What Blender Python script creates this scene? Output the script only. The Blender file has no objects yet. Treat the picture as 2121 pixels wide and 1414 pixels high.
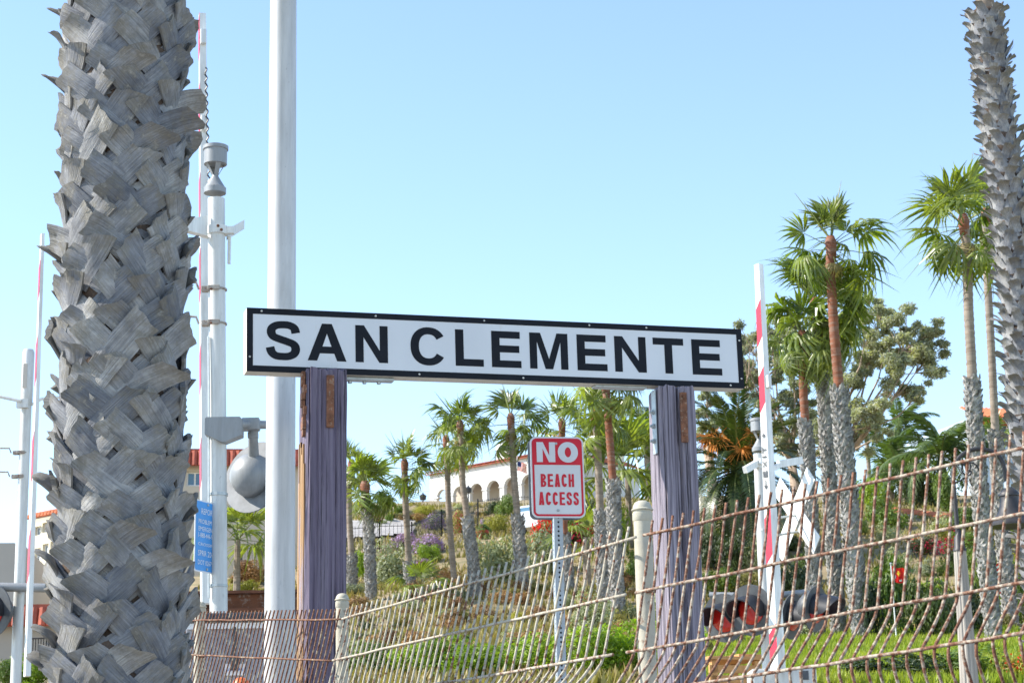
import bpy, bmesh, math, random
from mathutils import Vector, Matrix, Quaternion, noise
from mathutils.geometry import tessellate_polygon
R = math.radians
scene = bpy.context.scene
col = scene.collection
random.seed(7)

# ------------------------------------------------------------------ camera
F = 4100.0                      # focal length in pixels of a 2121 wide frame
PITCH, ROLL = R(14.0), 0.018
CAM = Vector((0, 0, 1.6))
fwd = Vector((0, math.cos(PITCH), math.sin(PITCH)))
r0 = Vector((1, 0, 0)); u0 = Vector((0, -math.sin(PITCH), math.cos(PITCH)))
cr = r0 * math.cos(ROLL) - u0 * math.sin(ROLL)
cu = u0 * math.cos(ROLL) + r0 * math.sin(ROLL)
cam_data = bpy.data.cameras.new('camera')
cam_data.sensor_width = 36.0
cam_data.lens = 36.0 * F / 2121.0
cam_data.dof.use_dof = True; cam_data.dof.focus_distance = 9.3; cam_data.dof.aperture_fstop = 15.0
cam_data.clip_start = 0.1; cam_data.clip_end = 6000
cam = bpy.data.objects.new('camera', cam_data)
m = Matrix((cr, cu, -fwd)).transposed().to_4x4(); m.translation = CAM
cam.matrix_world = m
col.objects.link(cam); scene.camera = cam

# ------------------------------------------------------------------ sky, sun, exposure
SUN_EL = R(40)
sun_h = Vector((-1.0, 0.0)).normalized()
to_sun = Vector((sun_h.x * math.cos(SUN_EL), sun_h.y * math.cos(SUN_EL), math.sin(SUN_EL)))
world = bpy.data.worlds.new('World'); scene.world = world; world.use_nodes = True
wn = world.node_tree; wn.nodes.clear()
sky = wn.nodes.new('ShaderNodeTexSky'); sky.sky_type = 'NISHITA'; sky.sun_disc = False
sky.sun_elevation = SUN_EL
sky.sun_rotation = math.atan2(to_sun.x, to_sun.y)
sky.altitude = 250; sky.air_density = 1.0; sky.dust_density = 0.05; sky.ozone_density = 1.3
bg = wn.nodes.new('ShaderNodeBackground'); bg.inputs['Strength'].default_value = 0.15
wo = wn.nodes.new('ShaderNodeOutputWorld')
wn.links.new(sky.outputs[0], bg.inputs[0]); wn.links.new(bg.outputs[0], wo.inputs[0])
sd = bpy.data.lights.new('sun', 'SUN'); sd.energy = 4.0; sd.angle = R(0.53); sd.color = (1.0, 0.95, 0.86)
sun = bpy.data.objects.new('sun', sd); col.objects.link(sun)
sun.location = (-20, 5, 30)
sun.rotation_euler = (-to_sun).to_track_quat('-Z', 'Y').to_euler()
scene.view_settings.view_transform = 'Standard'; scene.view_settings.look = 'None'
scene.view_settings.exposure = 1.14; scene.view_settings.gamma = 1.0
scene.view_settings.use_curve_mapping = False
scene.render.engine = 'CYCLES'
scene.cycles.max_bounces = 6; scene.cycles.transparent_max_bounces = 6
scene.cycles.use_denoising = True

# ------------------------------------------------------------------ measuring helpers
def ray(px, py):
    return fwd + cr * ((px - 1060.5) / F) - cu * ((py - 707.0) / F)
def P(px, py, Y):
    "world point that lies Y metres ahead on the line of sight of a photograph pixel"
    d = ray(px, py); return CAM + d * (Y / d.y)
def lerp(a, b, t): return a + (b - a) * t
def smooth(a, b, x):
    t = max(0.0, min(1.0, (x - a) / (b - a))); return t * t * (3 - 2 * t)
def interp(tab, x):
    if x <= tab[0][0]: return tab[0][1]
    for (a, za), (b, zb) in zip(tab, tab[1:]):
        if x <= b: return lerp(za, zb, (x - a) / (b - a))
    return tab[-1][1]
PROF_M = [(-60, 0), (9, .2), (14, .45), (20, .9), (26, 3.35), (42, 5.5), (50, 6.6), (95, 16.9), (215, 37.0), (270, 38.5), (3000, 46)]
PROF_L = [(-60, 0), (9, .2), (14, .45), (20, .9), (26, 3.35), (42, 5.5), (52, 6.6), (62, 8.6), (72, 11.0), (80, 11.3), (300, 15), (3000, 46)]
PROF_F = [(-60, 0), (9, .2), (14, .45), (20, .9), (26, 3.0), (42, 5.0), (60, 6.6), (300, 10), (3000, 46)]
def zt(x, y):
    a = x / max(y, 8.0)
    zm = interp(PROF_M, y); zl = interp(PROF_L, y); zf = interp(PROF_F, y)
    z = lerp(zl, zm, smooth(-.122, -.088, a))
    z = lerp(zf, z, smooth(-.215, -.18, a))
    if y > 45:
        k = min(1, (y - 45) / 15)
        z += k * (noise.noise(Vector((x * .09, y * .09, 3))) * .8 + noise.noise(Vector((x * .3, y * .3, 9))) * .25)
    return z
def G(px, py, y0=24.0, y1=400.0):
    "where the line of sight of a pixel meets the terrain"
    d = ray(px, py); y = y0
    while y < y1:
        p = CAM + d * (y / d.y)
        if p.z <= zt(p.x, p.y): return Vector((p.x, p.y, zt(p.x, p.y)))
        y += .4
    p = CAM + d * (y1 / d.y); return p
def onground(p): return Vector((p.x, p.y, zt(p.x, p.y)))

# ------------------------------------------------------------------ mesh helpers
class MB:
    def __init__(s): s.v = []; s.f = []; s.u = []; s.w = []
    def add(s, vs, fs, u=None, w=None):
        n = len(s.v); s.v += [Vector(v) for v in vs]; s.f += [tuple(i + n for i in f) for f in fs]
        s.u += list(u) if u is not None else [0.0] * len(vs)
        s.w += list(w) if w is not None else [0.0] * len(vs)
    def tube(s, pts, rad, n=8, cap=True, squash=1.0):
        pts = [Vector(p) for p in pts]
        if not isinstance(rad, (list, tuple)): rad = [rad] * len(pts)
        vs = []; fs = []
        t0 = (pts[1] - pts[0]).normalized()
        ref = Vector((0, 0, 1)) if abs(t0.z) < .9 else Vector((1, 0, 0))
        a = t0.cross(ref).normalized()
        for i, p in enumerate(pts):
            t = (pts[min(i + 1, len(pts) - 1)] - pts[max(i - 1, 0)]).normalized()
            a = (a - t * a.dot(t)).normalized(); b = t.cross(a)
            for k in range(n):
                w = 2 * math.pi * k / n
                vs.append(p + (a * math.cos(w) + b * math.sin(w) * squash) * rad[i])
        for i in range(len(pts) - 1):
            for k in range(n):
                k2 = (k + 1) % n
                fs.append((i * n + k, i * n + k2, (i + 1) * n + k2, (i + 1) * n + k))
        if cap:
            fs.append(tuple(range(n - 1, -1, -1))); fs.append(tuple((len(pts) - 1) * n + k for k in range(n)))
        s.add(vs, fs); return s
    def box(s, c, size, ax=None, bev=0.0):
        "box about c; ax = three axis vectors"
        c = Vector(c); hx, hy, hz = [q / 2 for q in size]
        if ax is None: ax = (Vector((1, 0, 0)), Vector((0, 1, 0)), Vector((0, 0, 1)))
        if bev <= 0:
            vs = [c + ax[0] * (hx * i) + ax[1] * (hy * j) + ax[2] * (hz * k) for k in (-1, 1) for j in (-1, 1) for i in (-1, 1)]
            fs = [(0, 2, 3, 1), (4, 5, 7, 6), (0, 1, 5, 4), (2, 6, 7, 3), (0, 4, 6, 2), (1, 3, 7, 5)]
            s.add(vs, fs)
        else:
            bm = bmesh.new(); bmesh.ops.create_cube(bm, size=1.0)
            for v in bm.verts: v.co = Vector((v.co.x * 2 * hx, v.co.y * 2 * hy, v.co.z * 2 * hz))
            bmesh.ops.bevel(bm, geom=bm.edges[:], offset=bev, segments=2, affect='EDGES', profile=.6)
            bm.verts.index_update()
            s.add([c + ax[0] * v.co.x + ax[1] * v.co.y + ax[2] * v.co.z for v in bm.verts], [[v.index for v in f.verts] for f in bm.faces])
            bm.free()
        return s
    def lathe(s, c, prof, n=16, ax=None):
        "profile of (radius, height) turned round axis ax[2] through c"
        c = Vector(c)
        if ax is None: ax = (Vector((1, 0, 0)), Vector((0, 1, 0)), Vector((0, 0, 1)))
        vs = []; fs = []
        for r_, z_ in prof:
            for k in range(n):
                w = 2 * math.pi * k / n
                vs.append(c + ax[0] * (r_ * math.cos(w)) + ax[1] * (r_ * math.sin(w)) + ax[2] * z_)
        for i in range(len(prof) - 1):
            for k in range(n):
                k2 = (k + 1) % n
                fs.append((i * n + k, i * n + k2, (i + 1) * n + k2, (i + 1) * n + k))
        if prof[0][0] > 1e-4: fs.append(tuple(range(n - 1, -1, -1)))
        if prof[-1][0] > 1e-4: fs.append(tuple((len(prof) - 1) * n + k for k in range(n)))
        s.add(vs, fs); return s
    def poly(s, loops, o, ex, ey, thick=0.0):
        "flat (or thin extruded) shape from 2-d loops, first the outline, then holes"
        o = Vector(o); l3 = [[Vector((p[0], p[1], 0)) for p in lp] for lp in loops]
        flat = [p for lp in l3 for p in lp]
        tris = tessellate_polygon(l3)
        ez = ex.cross(ey)
        top = [o + ex * p.x + ey * p.y + ez * thick for p in flat]
        fs = []
        for t in tris:
            a, b, c = [flat[i] for i in t]
            cw = (b.x - a.x) * (c.y - a.y) - (b.y - a.y) * (c.x - a.x)
            fs.append(tuple(t) if cw > 0 else (t[0], t[2], t[1]))
        n = len(flat)
        if thick > 0:
            bot = [o + ex * p.x + ey * p.y for p in flat]
            fs2 = list(fs) + [tuple(i + n for i in reversed(f)) for f in fs]
            k = 0
            for lp in l3:
                for i in range(len(lp)):
                    j = (i + 1) % len(lp); fs2.append((k + i, n + k + i, n + k + j, k + j))
                k += len(lp)
            s.add(top + bot, fs2)
        else: s.add(top, fs)
        return s
    def mesh(s, name, mat, smoothing=False, off=None):
        me = bpy.data.meshes.new(name)
        vs = [v - off for v in s.v] if off is not None else s.v
        me.from_pydata([tuple(v) for v in vs], [], s.f)
        if any(s.u):
            at = me.attributes.new('along', 'FLOAT', 'POINT'); at.data.foreach_set('value', s.u)
            at = me.attributes.new('across', 'FLOAT', 'POINT'); at.data.foreach_set('value', s.w)
        mats = mat if isinstance(mat, (list, tuple)) else [mat]
        for q in mats: me.materials.append(q)
        if smoothing:
            me.polygons.foreach_set('use_smooth', [True] * len(me.polygons))
            if smoothing != 'all':
                me.set_sharp_from_angle(angle=R(40))
        me.update(); return me
    def build(s, name, mat, parent=None, smoothing=False, base=None):
        off = Vector((0, 0, 0))
        if parent is not None:
            q = parent
            while q is not None: off = off + q.location; q = q.parent
        elif base is not None: off = Vector(base)
        o = bpy.data.objects.new(name, s.mesh(name, mat, smoothing, off))
        col.objects.link(o)
        if parent is not None: o.parent = parent
        elif base is not None: o.location = base
        return o
def tag(o, label, cat, group=None, kind=None):
    o['label'] = label; o['category'] = cat
    if group: o['group'] = group
    if kind: o['kind'] = kind
    return o
def thing(name, label, cat, base, group=None):
    o = bpy.data.objects.new(name, None); col.objects.link(o); o.location = base
    o.empty_display_size = .2
    return tag(o, label, cat, group)
def inst(name, me, parent, mat4):
    "an object that shares mesh data, placed by a matrix in its parent's space"
    o = bpy.data.objects.new(name, me); col.objects.link(o)
    if parent is not None: o.parent = parent
    o.matrix_basis = mat4; return o
def frame(x, zhint=Vector((0, 0, 1))):
    x = Vector(x).normalized(); y = Vector(zhint).cross(x)
    if y.length < 1e-3: y = Vector((0, 1, 0)).cross(x)
    y.normalize(); return x, y, x.cross(y)
def mat_from(ax, loc, sc=1.0):
    mm = Matrix((ax[0] * sc, ax[1] * sc, ax[2] * sc)).transposed().to_4x4(); mm.translation = loc; return mm

# ------------------------------------------------------------------ materials
def new_mat(name):
    mt = bpy.data.materials.new(name); mt.use_nodes = True
    nt = mt.node_tree; nt.nodes.clear()
    out = nt.nodes.new('ShaderNodeOutputMaterial'); b = nt.nodes.new('ShaderNodeBsdfPrincipled')
    nt.links.new(b.outputs[0], out.inputs[0]); return mt, nt, b, out
def pos_noise(nt, scale, stretch=(1, 1, 1), detail=4, rough=.6, obj=False):
    tc = nt.nodes.new('ShaderNodeTexCoord') if obj else nt.nodes.new('ShaderNodeNewGeometry')
    mp = nt.nodes.new('ShaderNodeMapping'); mp.inputs['Scale'].default_value = stretch
    nt.links.new(tc.outputs['Object' if obj else 'Position'], mp.inputs['Vector'])
    nz = nt.nodes.new('ShaderNodeTexNoise'); nz.inputs['Scale'].default_value = scale
    nz.inputs['Detail'].default_value = detail; nz.inputs['Roughness'].default_value = rough
    nt.links.new(mp.outputs[0], nz.inputs['Vector']); return nz.outputs['Fac']
def ramp(nt, src, stops):
    r = nt.nodes.new('ShaderNodeValToRGB'); e = r.color_ramp.elements
    while len(e) < len(stops): e.new(.5)
    for el, (p, c) in zip(e, stops): el.position = p; el.color = (*c, 1) if len(c) == 3 else c
    nt.links.new(src, r.inputs[0]); return r.outputs[0]
def mixc(nt, fac, a, b, mode='MIX'):
    n = nt.nodes.new('ShaderNodeMix'); n.data_type = 'RGBA'; n.blend_type = mode
    for inp, val in ((n.inputs[0], fac), (n.inputs[6], a), (n.inputs[7], b)):
        if hasattr(val, 'is_linked'): nt.links.new(val, inp)
        elif isinstance(val, (int, float)): inp.default_value = val
        else: inp.default_value = (*val, 1)
    return n.outputs[2]
def bump(nt, b, src, strength=.3, dist=.01):
    n = nt.nodes.new('ShaderNodeBump'); n.inputs['Strength'].default_value = strength; n.inputs['Distance'].default_value = dist
    nt.links.new(src, n.inputs['Height']); nt.links.new(n.outputs[0], b.inputs['Normal'])
def M_plain(name, c, rough=.6, metal=0.0, var=.18, scale=6.0, dirt=None, dirt_at=(.55, .75), stretch=(1, 1, 1), bmp=0.0, spec=.4, obj=False):
    mt, nt, b, _ = new_mat(name)
    b.inputs['Roughness'].default_value = rough; b.inputs['Metallic'].default_value = metal
    b.inputs['Specular IOR Level'].default_value = spec
    f = pos_noise(nt, scale, stretch, obj=obj)
    lo = tuple(q * (1 - var) for q in c); hi = tuple(min(1, q * (1 + var)) for q in c)
    cc = ramp(nt, f, [(.3, lo), (.7, hi)])
    if dirt:
        g = pos_noise(nt, scale * 2.3, stretch, detail=6, rough=.7, obj=obj)
        k = ramp(nt, g, [(dirt_at[0], (0, 0, 0)), (dirt_at[1], (1, 1, 1))])
        cc = mixc(nt, k, cc, dirt)
    nt.links.new(cc, b.inputs['Base Color'])
    if bmp: bump(nt, b, pos_noise(nt, scale * 5, stretch, obj=obj), bmp, .006)
    return mt
def M_leaf(name, c1, c2, trans=.3, gloss=.35, scale=1.2, hue_rand=.25, rough=.45):
    mt, nt, b, out = new_mat(name)
    f = pos_noise(nt, scale, detail=3)
    g = pos_noise(nt, scale * 9, detail=2)
    cc = ramp(nt, f, [(.35, c1), (.65, c2)])
    k = ramp(nt, g, [(.3, (.62, .62, .62)), (.7, (1.3, 1.3, 1.3))])
    cc = mixc(nt, 1.0, cc, k, 'MULTIPLY')
    oi = nt.nodes.new('ShaderNodeObjectInfo')
    kk = ramp(nt, oi.outputs['Random'], [(0, (1 - hue_rand, 1 - hue_rand, 1 - hue_rand)), (1, (1 + hue_rand, 1 + hue_rand * .8, 1))])
    cc = mixc(nt, 1.0, cc, kk, 'MULTIPLY')
    nt.links.new(cc, b.inputs['Base Color'])
    b.inputs['Roughness'].default_value = rough; b.inputs['Specular IOR Level'].default_value = gloss
    tr = nt.nodes.new('ShaderNodeBsdfTranslucent')
    tc = mixc(nt, 1.0, cc, (1.5, 1.6, .6), 'MULTIPLY'); nt.links.new(tc, tr.inputs[0])
    mx = nt.nodes.new('ShaderNodeMixShader'); mx.inputs[0].default_value = trans
    nt.links.new(b.outputs[0], mx.inputs[1]); nt.links.new(tr.outputs[0], mx.inputs[2]); nt.links.new(mx.outputs[0], out.inputs[0])
    return mt
def M_rust(name, paint, lo, hi, scale=42.0):
    mt, nt, b, _ = new_mat(name)
    f = pos_noise(nt, scale, detail=5, rough=.65); g = pos_noise(nt, scale * 2.2, detail=3); h = pos_noise(nt, 3.0, detail=2)
    rust = ramp(nt, g, [(.3, (.06, .022, .012)), (.5, (.15, .062, .035)), (.72, (.26, .135, .08))])
    add = nt.nodes.new('ShaderNodeMath'); add.operation = 'MULTIPLY_ADD'; add.inputs[1].default_value = .35; add.inputs[2].default_value = -.175
    nt.links.new(h, add.inputs[0])
    sm = nt.nodes.new('ShaderNodeMath'); sm.operation = 'ADD'; nt.links.new(f, sm.inputs[0]); nt.links.new(add.outputs[0], sm.inputs[1])
    k = ramp(nt, sm.outputs[0], [(lo, (0, 0, 0)), (hi, (1, 1, 1))])
    pv = mixc(nt, g, paint, tuple(q * .75 for q in paint))
    nt.links.new(mixc(nt, k, pv, rust), b.inputs['Base Color'])
    b.inputs['Roughness'].default_value = .75; b.inputs['Specular IOR Level'].default_value = .25
    bump(nt, b, f, .5, .003); return mt

# ------------------------------------------------------------------ ground
M_soil = M_plain('hillside soil', (.27, .20, .11), .95, var=.35, scale=.55, dirt=(.17, .15, .07), dirt_at=(.45, .65), bmp=.6)
M_grassy = M_plain('lawn soil', (.11, .17, .035), .95, var=.3, scale=.8, bmp=.5)
M_gravel = M_plain('grey gravel', (.36, .33, .30), .95, var=.25, scale=2.5, dirt=(.22, .19, .16), bmp=.8)
def spread(lo, hi, n, k=3.2):
    return [lerp(0, hi if t > 0 else -lo, 1) * math.sinh(k * t) / math.sinh(k) for t in [(-1 + 2 * i / (n - 1)) for i in range(n)]]
def terrain(name, xs, ys, mat, dz=0.0, kind='structure', keep=None):
    b = MB(); nx = len(xs)
    vs = [(x, y, zt(x, y) + dz) for y in ys for x in xs]
    fs = []
    for j in range(len(ys) - 1):
        for i in range(nx - 1):
            if keep and not keep((xs[i] + xs[i + 1]) / 2, (ys[j] + ys[j + 1]) / 2): continue
            fs.append((j * nx + i, j * nx + i + 1, (j + 1) * nx + i + 1, (j + 1) * nx + i))
    b.add(vs, fs); o = b.build(name, mat, smoothing='all'); o['kind'] = kind; return o
XS = spread(-1600, 1600, 121, 5.5)
YS = [-60, -20, 0, 5, 9, 12] + [14 + .8 * i for i in range(120)] + [112 + 4 * i for i in range(40)] + [290, 350, 500, 800, 1500, 2800]
terrain('ground', XS, YS, M_soil)
M_bounce_grey = M_plain('grey bounce ground', (.25, .245, .24), .95, var=.3, scale=9, dirt=(.17, .165, .16), bmp=.8)
terrain('bounce_ground', [-60 + 2 * i for i in range(61)], [-40 + 2 * i for i in range(31)], M_bounce_grey, .02)  # unseen grey sheet added to cut warm ground bounce on trunk and sign
lx = [-22 + .7 * i for i in range(90)]; ly = [26 + .5 * i for i in range(38)]
terrain('lawn', lx, ly, M_grassy, .03, keep=lambda x, y: y < 43.5 and x > .085 * y + .6 * math.sin(y))
def in_path(x, y):
    a = x / y
    return -.092 < a < -.052 and 79 < y - 60 * (a + .089) < 87.5
terrain('gravel_path', [-9 + .25 * i for i in range(40)], [74 + .4 * i for i in range(55)], M_gravel, .12, keep=in_path)

# ------------------------------------------------------------------ buildings
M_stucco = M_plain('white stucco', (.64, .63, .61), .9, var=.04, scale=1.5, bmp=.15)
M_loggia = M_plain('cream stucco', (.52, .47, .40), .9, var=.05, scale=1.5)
M_tile = M_plain('terracotta tile', (.40, .10, .06), .8, var=.35, scale=2.0, dirt=(.27, .10, .07))
M_tile_orange = M_plain('orange roof tile', (.50, .15, .065), .8, var=.25, scale=2.0)
M_beige = M_plain('beige stucco', (.50, .45, .37), .9, var=.06, scale=.6)
M_cream = M_plain('cream yellow stucco', (.66, .60, .46), .9, var=.05, scale=.6)
M_greywall = M_plain('grey stucco', (.40, .38, .35), .9, var=.06, scale=.6)
M_bluewall = M_plain('pale blue stucco', (.42, .52, .62), .9, var=.05, scale=.6)
M_glass = M_plain('window glass', (.07, .17, .27), .08, var=.15, scale=.7, spec=.8)
M_frame = M_plain('window frame white', (.7, .7, .7), .6, var=.05)
M_iron = M_plain('black iron', (.025, .025, .028), .5, var=.2)
M_stone = M_plain('grey chimney cap', (.23, .25, .25), .8)
Z = Vector((0, 0, 1))

def tiles(bm, o, d, L, up, W, r=.13):
    "barrel tile sheet: ridges run along up (length W), spread along d (length L)"
    n = max(2, int(L / (2 * r))); r = L / n / 2; nrm = d.cross(up).normalized()
    if nrm.z < 0: nrm = -nrm
    k = 5
    for i in range(n):
        c = o + d * (r * (2 * i + 1)); vs = []
        for e in (0, 1):
            for j in range(k):
                w = math.pi * j / (k - 1)
                vs.append(c + up * (W * e) + d * (-math.cos(w) * r) + nrm * (math.sin(w) * r * .9))
        fs = [(j, j + 1, k + j + 1, k + j) for j in range(k - 1)] + [tuple(range(k))]
        bm.add(vs, fs)
def arch_loop(cx, w, z0, zs, n=10):
    r = w / 2; return [(cx - r, z0), (cx + r, z0)] + [(cx + r * math.cos(math.pi * i / n), zs + r * math.sin(math.pi * i / n)) for i in range(n + 1)]

# white house with the arcade on top of the bluff
A = P(891, 1053, 226); z0 = A.z - 3.0; d1 = Vector((.751, -.660, 0)); d2 = Vector((.660, .751, 0))
house = thing('arcade_house', 'white stucco house with round arches and red tiled roof on the bluff', 'house', (A.x, A.y, z0))
L1 = 19.6; L2 = 11.0
zb = A.z; ze = P(891, 981, 226).z
nrm1 = Vector((-.660, -.751, 0))
pitch_ = 2.6; holes = []
for i in range(6):
    holes.append(arch_loop(2.0 + pitch_ * i, 1.95, zb - z0 - 1.0, zb - z0 + 1.05))
b = MB(); b.poly([[(0, 0), (L1, 0), (L1, ze - z0), (0, ze - z0)]] + holes, Vector((A.x, A.y, z0)) - nrm1 * .5, d1, Z, .5)
b.build('wall', M_stucco, house)
for i in range(7):
    b = MB(); c = Vector((A.x, A.y, zb + 1.12)) + d1 * (2.0 + pitch_ * (i - .5)) - nrm1 * .25
    if i == 0: c += d1 * .25
    b.box(c, (pitch_ - 1.95 + .16, .66, .14), (d1, nrm1, Z)); b.build('impost', M_stucco, house)
b = MB(); o_ = Vector((A.x, A.y, 0))
b.box(o_ + d1 * (L1 / 2) - nrm1 * 3.2 + Z * ((z0 + ze) / 2), (L1 - .2, .2, ze - z0 - .02), (d1, nrm1, Z))
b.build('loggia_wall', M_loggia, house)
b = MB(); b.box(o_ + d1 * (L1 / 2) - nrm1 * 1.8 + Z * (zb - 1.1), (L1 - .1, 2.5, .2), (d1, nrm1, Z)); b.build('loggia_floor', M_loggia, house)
b = MB(); b.box(o_ + d1 * .15 - nrm1 * 7.0 + Z * ((z0 + ze) / 2), (.3, 7.4, ze - z0 - .04), (d1, nrm1, Z)); b.build('end_wall', M_stucco, house)
b = MB(); b.box(o_ + d1 * (L1 - .2) - nrm1 * (L2 / 2 + .5) + Z * ((z0 + ze + 1.4) / 2), (.4, L2, ze - z0 + 1.4), (d1, nrm1, Z)); b.build('side_wall', M_stucco, house)
# roof over the arcade
roof_up = (-nrm1 * .97 + Z * .225).normalized()
b = MB(); ro = o_ + nrm1 * .35 - d1 * .4 + Z * (ze + .02)
tiles(b, ro, d1, L1 + .8, roof_up, 6.0)
b.box(ro + d1 * (L1 / 2 + .4) + roof_up * 3.0 - Z * .16, (L1 + .8, 6.0, .12), (d1, roof_up, d1.cross(roof_up)))
roof = b.build('roof', M_tile, house)
b = MB(); cc_ = P(1040, 950, 219)
b.box(Vector((cc_.x, cc_.y, ze + .9)) + d2 * .5, (1.55, 1.3, 2.2), (d1, d2, Z)); b.build('chimney', M_stucco, roof)
b = MB(); b.box(Vector((cc_.x, cc_.y, ze + 2.12)) + d2 * .5, (1.0, .8, .3), (d1, d2, Z)); b.box(Vector((cc_.x, cc_.y, ze + 2.36)) + d2 * .5 + d1 * .1, (.75, .6, .2), (d1, d2, Z))
b.build('chimney_cap', M_stone, roof)
b = MB(); so = o_ + d1 * (L1 + .35) - nrm1 * -.3 + Z * (ze + 1.42)
tiles(b, so, d2, L2 + .8, (-d1 * .93 + Z * .28).normalized(), 3.6); b.build('side_roof', M_tile, house)
b = MB(); so = o_ + d1 * (L1 + 2.4) + d2 * 4.2 + Z * (ze - 1.0)
tiles(b, so, d2, 7.5, (-d1 * .9 + Z * .42).normalized(), 2.4); b.build('wing_roof', M_tile_orange, house)
b = MB(); b.box(o_ + d1 * (L1 + 1.05) + d2 * 8.0 + Z * ((z0 + ze - 1.15) / 2), (2.0, 7.0, ze - 1.15 - z0), (d1, d2, Z)); b.build('wing_wall', M_stucco, house)

def block(name, label, px0, px1, pyt, pyb, Y, wall, dirv, depth, roof=None, roof_px=0, wins=(), group=None, deep=4.0):
    "apartment block: one facade seen between two pixel columns, turned along dirv"
    c0 = P(px0, pyb, Y); d = Vector(dirv).normalized(); n = Vector((d.y, -d.x, 0))
    def along(px, py):
        rr = ray(px, py); t = (c0 - CAM).dot(n) / rr.dot(n); q = CAM + rr * t
        return (q - c0).dot(d), q.z
    L, _ = along(px1, pyb); _, zt_ = along(px0, pyt); zb_ = c0.z - deep
    h = thing(name, label, 'building', (c0.x, c0.y, zb_), group)
    hs = []; ws = []
    for (x0, x1, y0, y1) in wins:
        xm = (x0 + x1) / 2; ym = (y0 + y1) / 2
        u, zc = along(xm, ym); w = along(x1, ym)[0] - along(x0, ym)[0]; hh = along(xm, y0)[1] - along(xm, y1)[1]
        ws.append((u, zc - zb_, w, hh)); hs.append([(u - w / 2, zc - zb_ - hh / 2), (u + w / 2, zc - zb_ - hh / 2), (u + w / 2, zc - zb_ + hh / 2), (u - w / 2, zc - zb_ + hh / 2)])
    bb = MB(); bb.poly([[(0, 0), (L, 0), (L, zt_ - zb_), (0, zt_ - zb_)]] + hs, Vector((c0.x, c0.y, zb_)) - n * .3, d, Z, .3)
    base_c = Vector((c0.x, c0.y, (zb_ + zt_) / 2))
    bb.box(base_c + d * (L / 2) - n * (depth / 2 + .55), (L, depth, zt_ - zb_), (d, n, Z)); bb.build('wall', wall, h)
    for (u, zc, w, hh) in ws:
        c = Vector((c0.x, c0.y, zb_ + zc)) + d * u - n * .2
        f = MB()
        for s_ in (-1, 0, 1): f.box(c + d * (s_ * (w / 2 - .04)), (.08, .06, hh), (d, n, Z))
        for s_ in (-1, 1): f.box(c + Z * (s_ * (hh / 2 - .04)), (w - .18, .056, .08), (d, n, Z))
        fo = f.build('window', M_frame, h)
        g = MB(); g.box(c - n * .05, (w - .02, .02, hh - .02), (d, n, Z)); g.build('pane', M_glass, fo)
    if roof:
        rz = along(px0, pyt + roof_px)[1] - along(px0, pyt)[1]; rz = abs(rz)
        bb = MB(); up = (Z * 1.0 - n * .35).normalized()
        tiles(bb, Vector((c0.x, c0.y, zt_ - rz)) + n * .55 - d * .4, d, L + .8, up, rz * 1.12, .16)
        bb.box(Vector((c0.x, c0.y, zt_ + .1)) + d * (L / 2) - n * (depth / 2 - .1), (L + .6, depth, .25), (d, n, Z))
        bb.build('mansard_roof', roof, h)
    return h
block('apartment_building', 'beige apartment block with red mansard band seen behind the tall crossing mast', 330, 640, 938, 1120, 100, M_beige, (1, .12, 0), 12, M_tile, 30,
      [(386, 421, 976, 1006), (478, 497, 982, 1000), (534, 560, 980, 1003), (384, 421, 1033, 1062), (474, 500, 1034, 1056), (534, 560, 1034, 1056)], deep=8)
block('apartment_building', 'cream sunlit apartment block with blue windows left of the big palm trunk', 62, 150, 1072, 1215, 118, M_cream, (.75, -.66, 0), 10, M_tile_orange, 8,
      [(72, 84, 1135, 1163), (88, 100, 1126, 1156), (72, 84, 1186, 1212), (88, 100, 1180, 1206), (72, 84, 1090, 1108), (88, 100, 1082, 1102), (104, 118, 1120, 1150), (104, 118, 1076, 1098)], deep=7)
block('apartment_building', 'tall blank grey building at the left edge of the picture', -120, 40, 1124, 1260, 95, M_greywall, (1, .1, 0), 12, None, 0, [], deep=6)
low = block('low_building', 'low grey building with red tiled band and railing at lower left', -140, 130, 1266, 1400, 76, M_greywall, (1, .05, 0), 6, M_tile, 36,
      [(52, 62, 1308, 1335), (96, 112, 1308, 1335)], deep=3)
b = MB(); ra = P(62, 1352, 75); rb = P(128, 1350, 75)
b.tube([ra + Z * .55, rb + Z * .55], .03, 5); b.tube([ra, rb], .03, 5)
for i in range(13): q = ra.lerp(rb, i / 12); b.tube([q, q + Z * .55], .018, 4)
b.build('railing', M_iron, low)
hotel = block('hotel_building', 'pale blue building with many windows behind the palms at right edge', 2040, 2260, 862, 1130, 150, M_bluewall, (.95, .3, 0), 14, None, 0,
      [(2078, 2098, 880, 900), (2096, 2116, 1005, 1060), (2062, 2086, 945, 975), (2096, 2116, 945, 975), (2096, 2118, 1075, 1090), (2060, 2084, 1010, 1055), (2128, 2150, 1005, 1060)], deep=8)
b = MB(); q = P(2036, 866, 149); d = Vector((.95, .3, 0)).normalized(); n = Vector((d.y, -d.x, 0))
tiles(b, q + n * .4 - d * .6, d, 9.0, (Z * .42 - n * .9).normalized(), 3.0, .18); b.box(q + d * 4 - n * 1.5 - Z * .12, (8.8, 3.6, .2), (d, n, Z))
b.build('hip_roof', M_tile_orange, hotel)
block('house_block', 'small white house with blue trim below the hotel at right', 2072, 2300, 1048, 1128, 120, M_bluewall, (.97, -.2, 0), 6, None, 0, [(2086, 2118, 1055, 1066), (2094, 2106, 1090, 1100)], deep=5)

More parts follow.
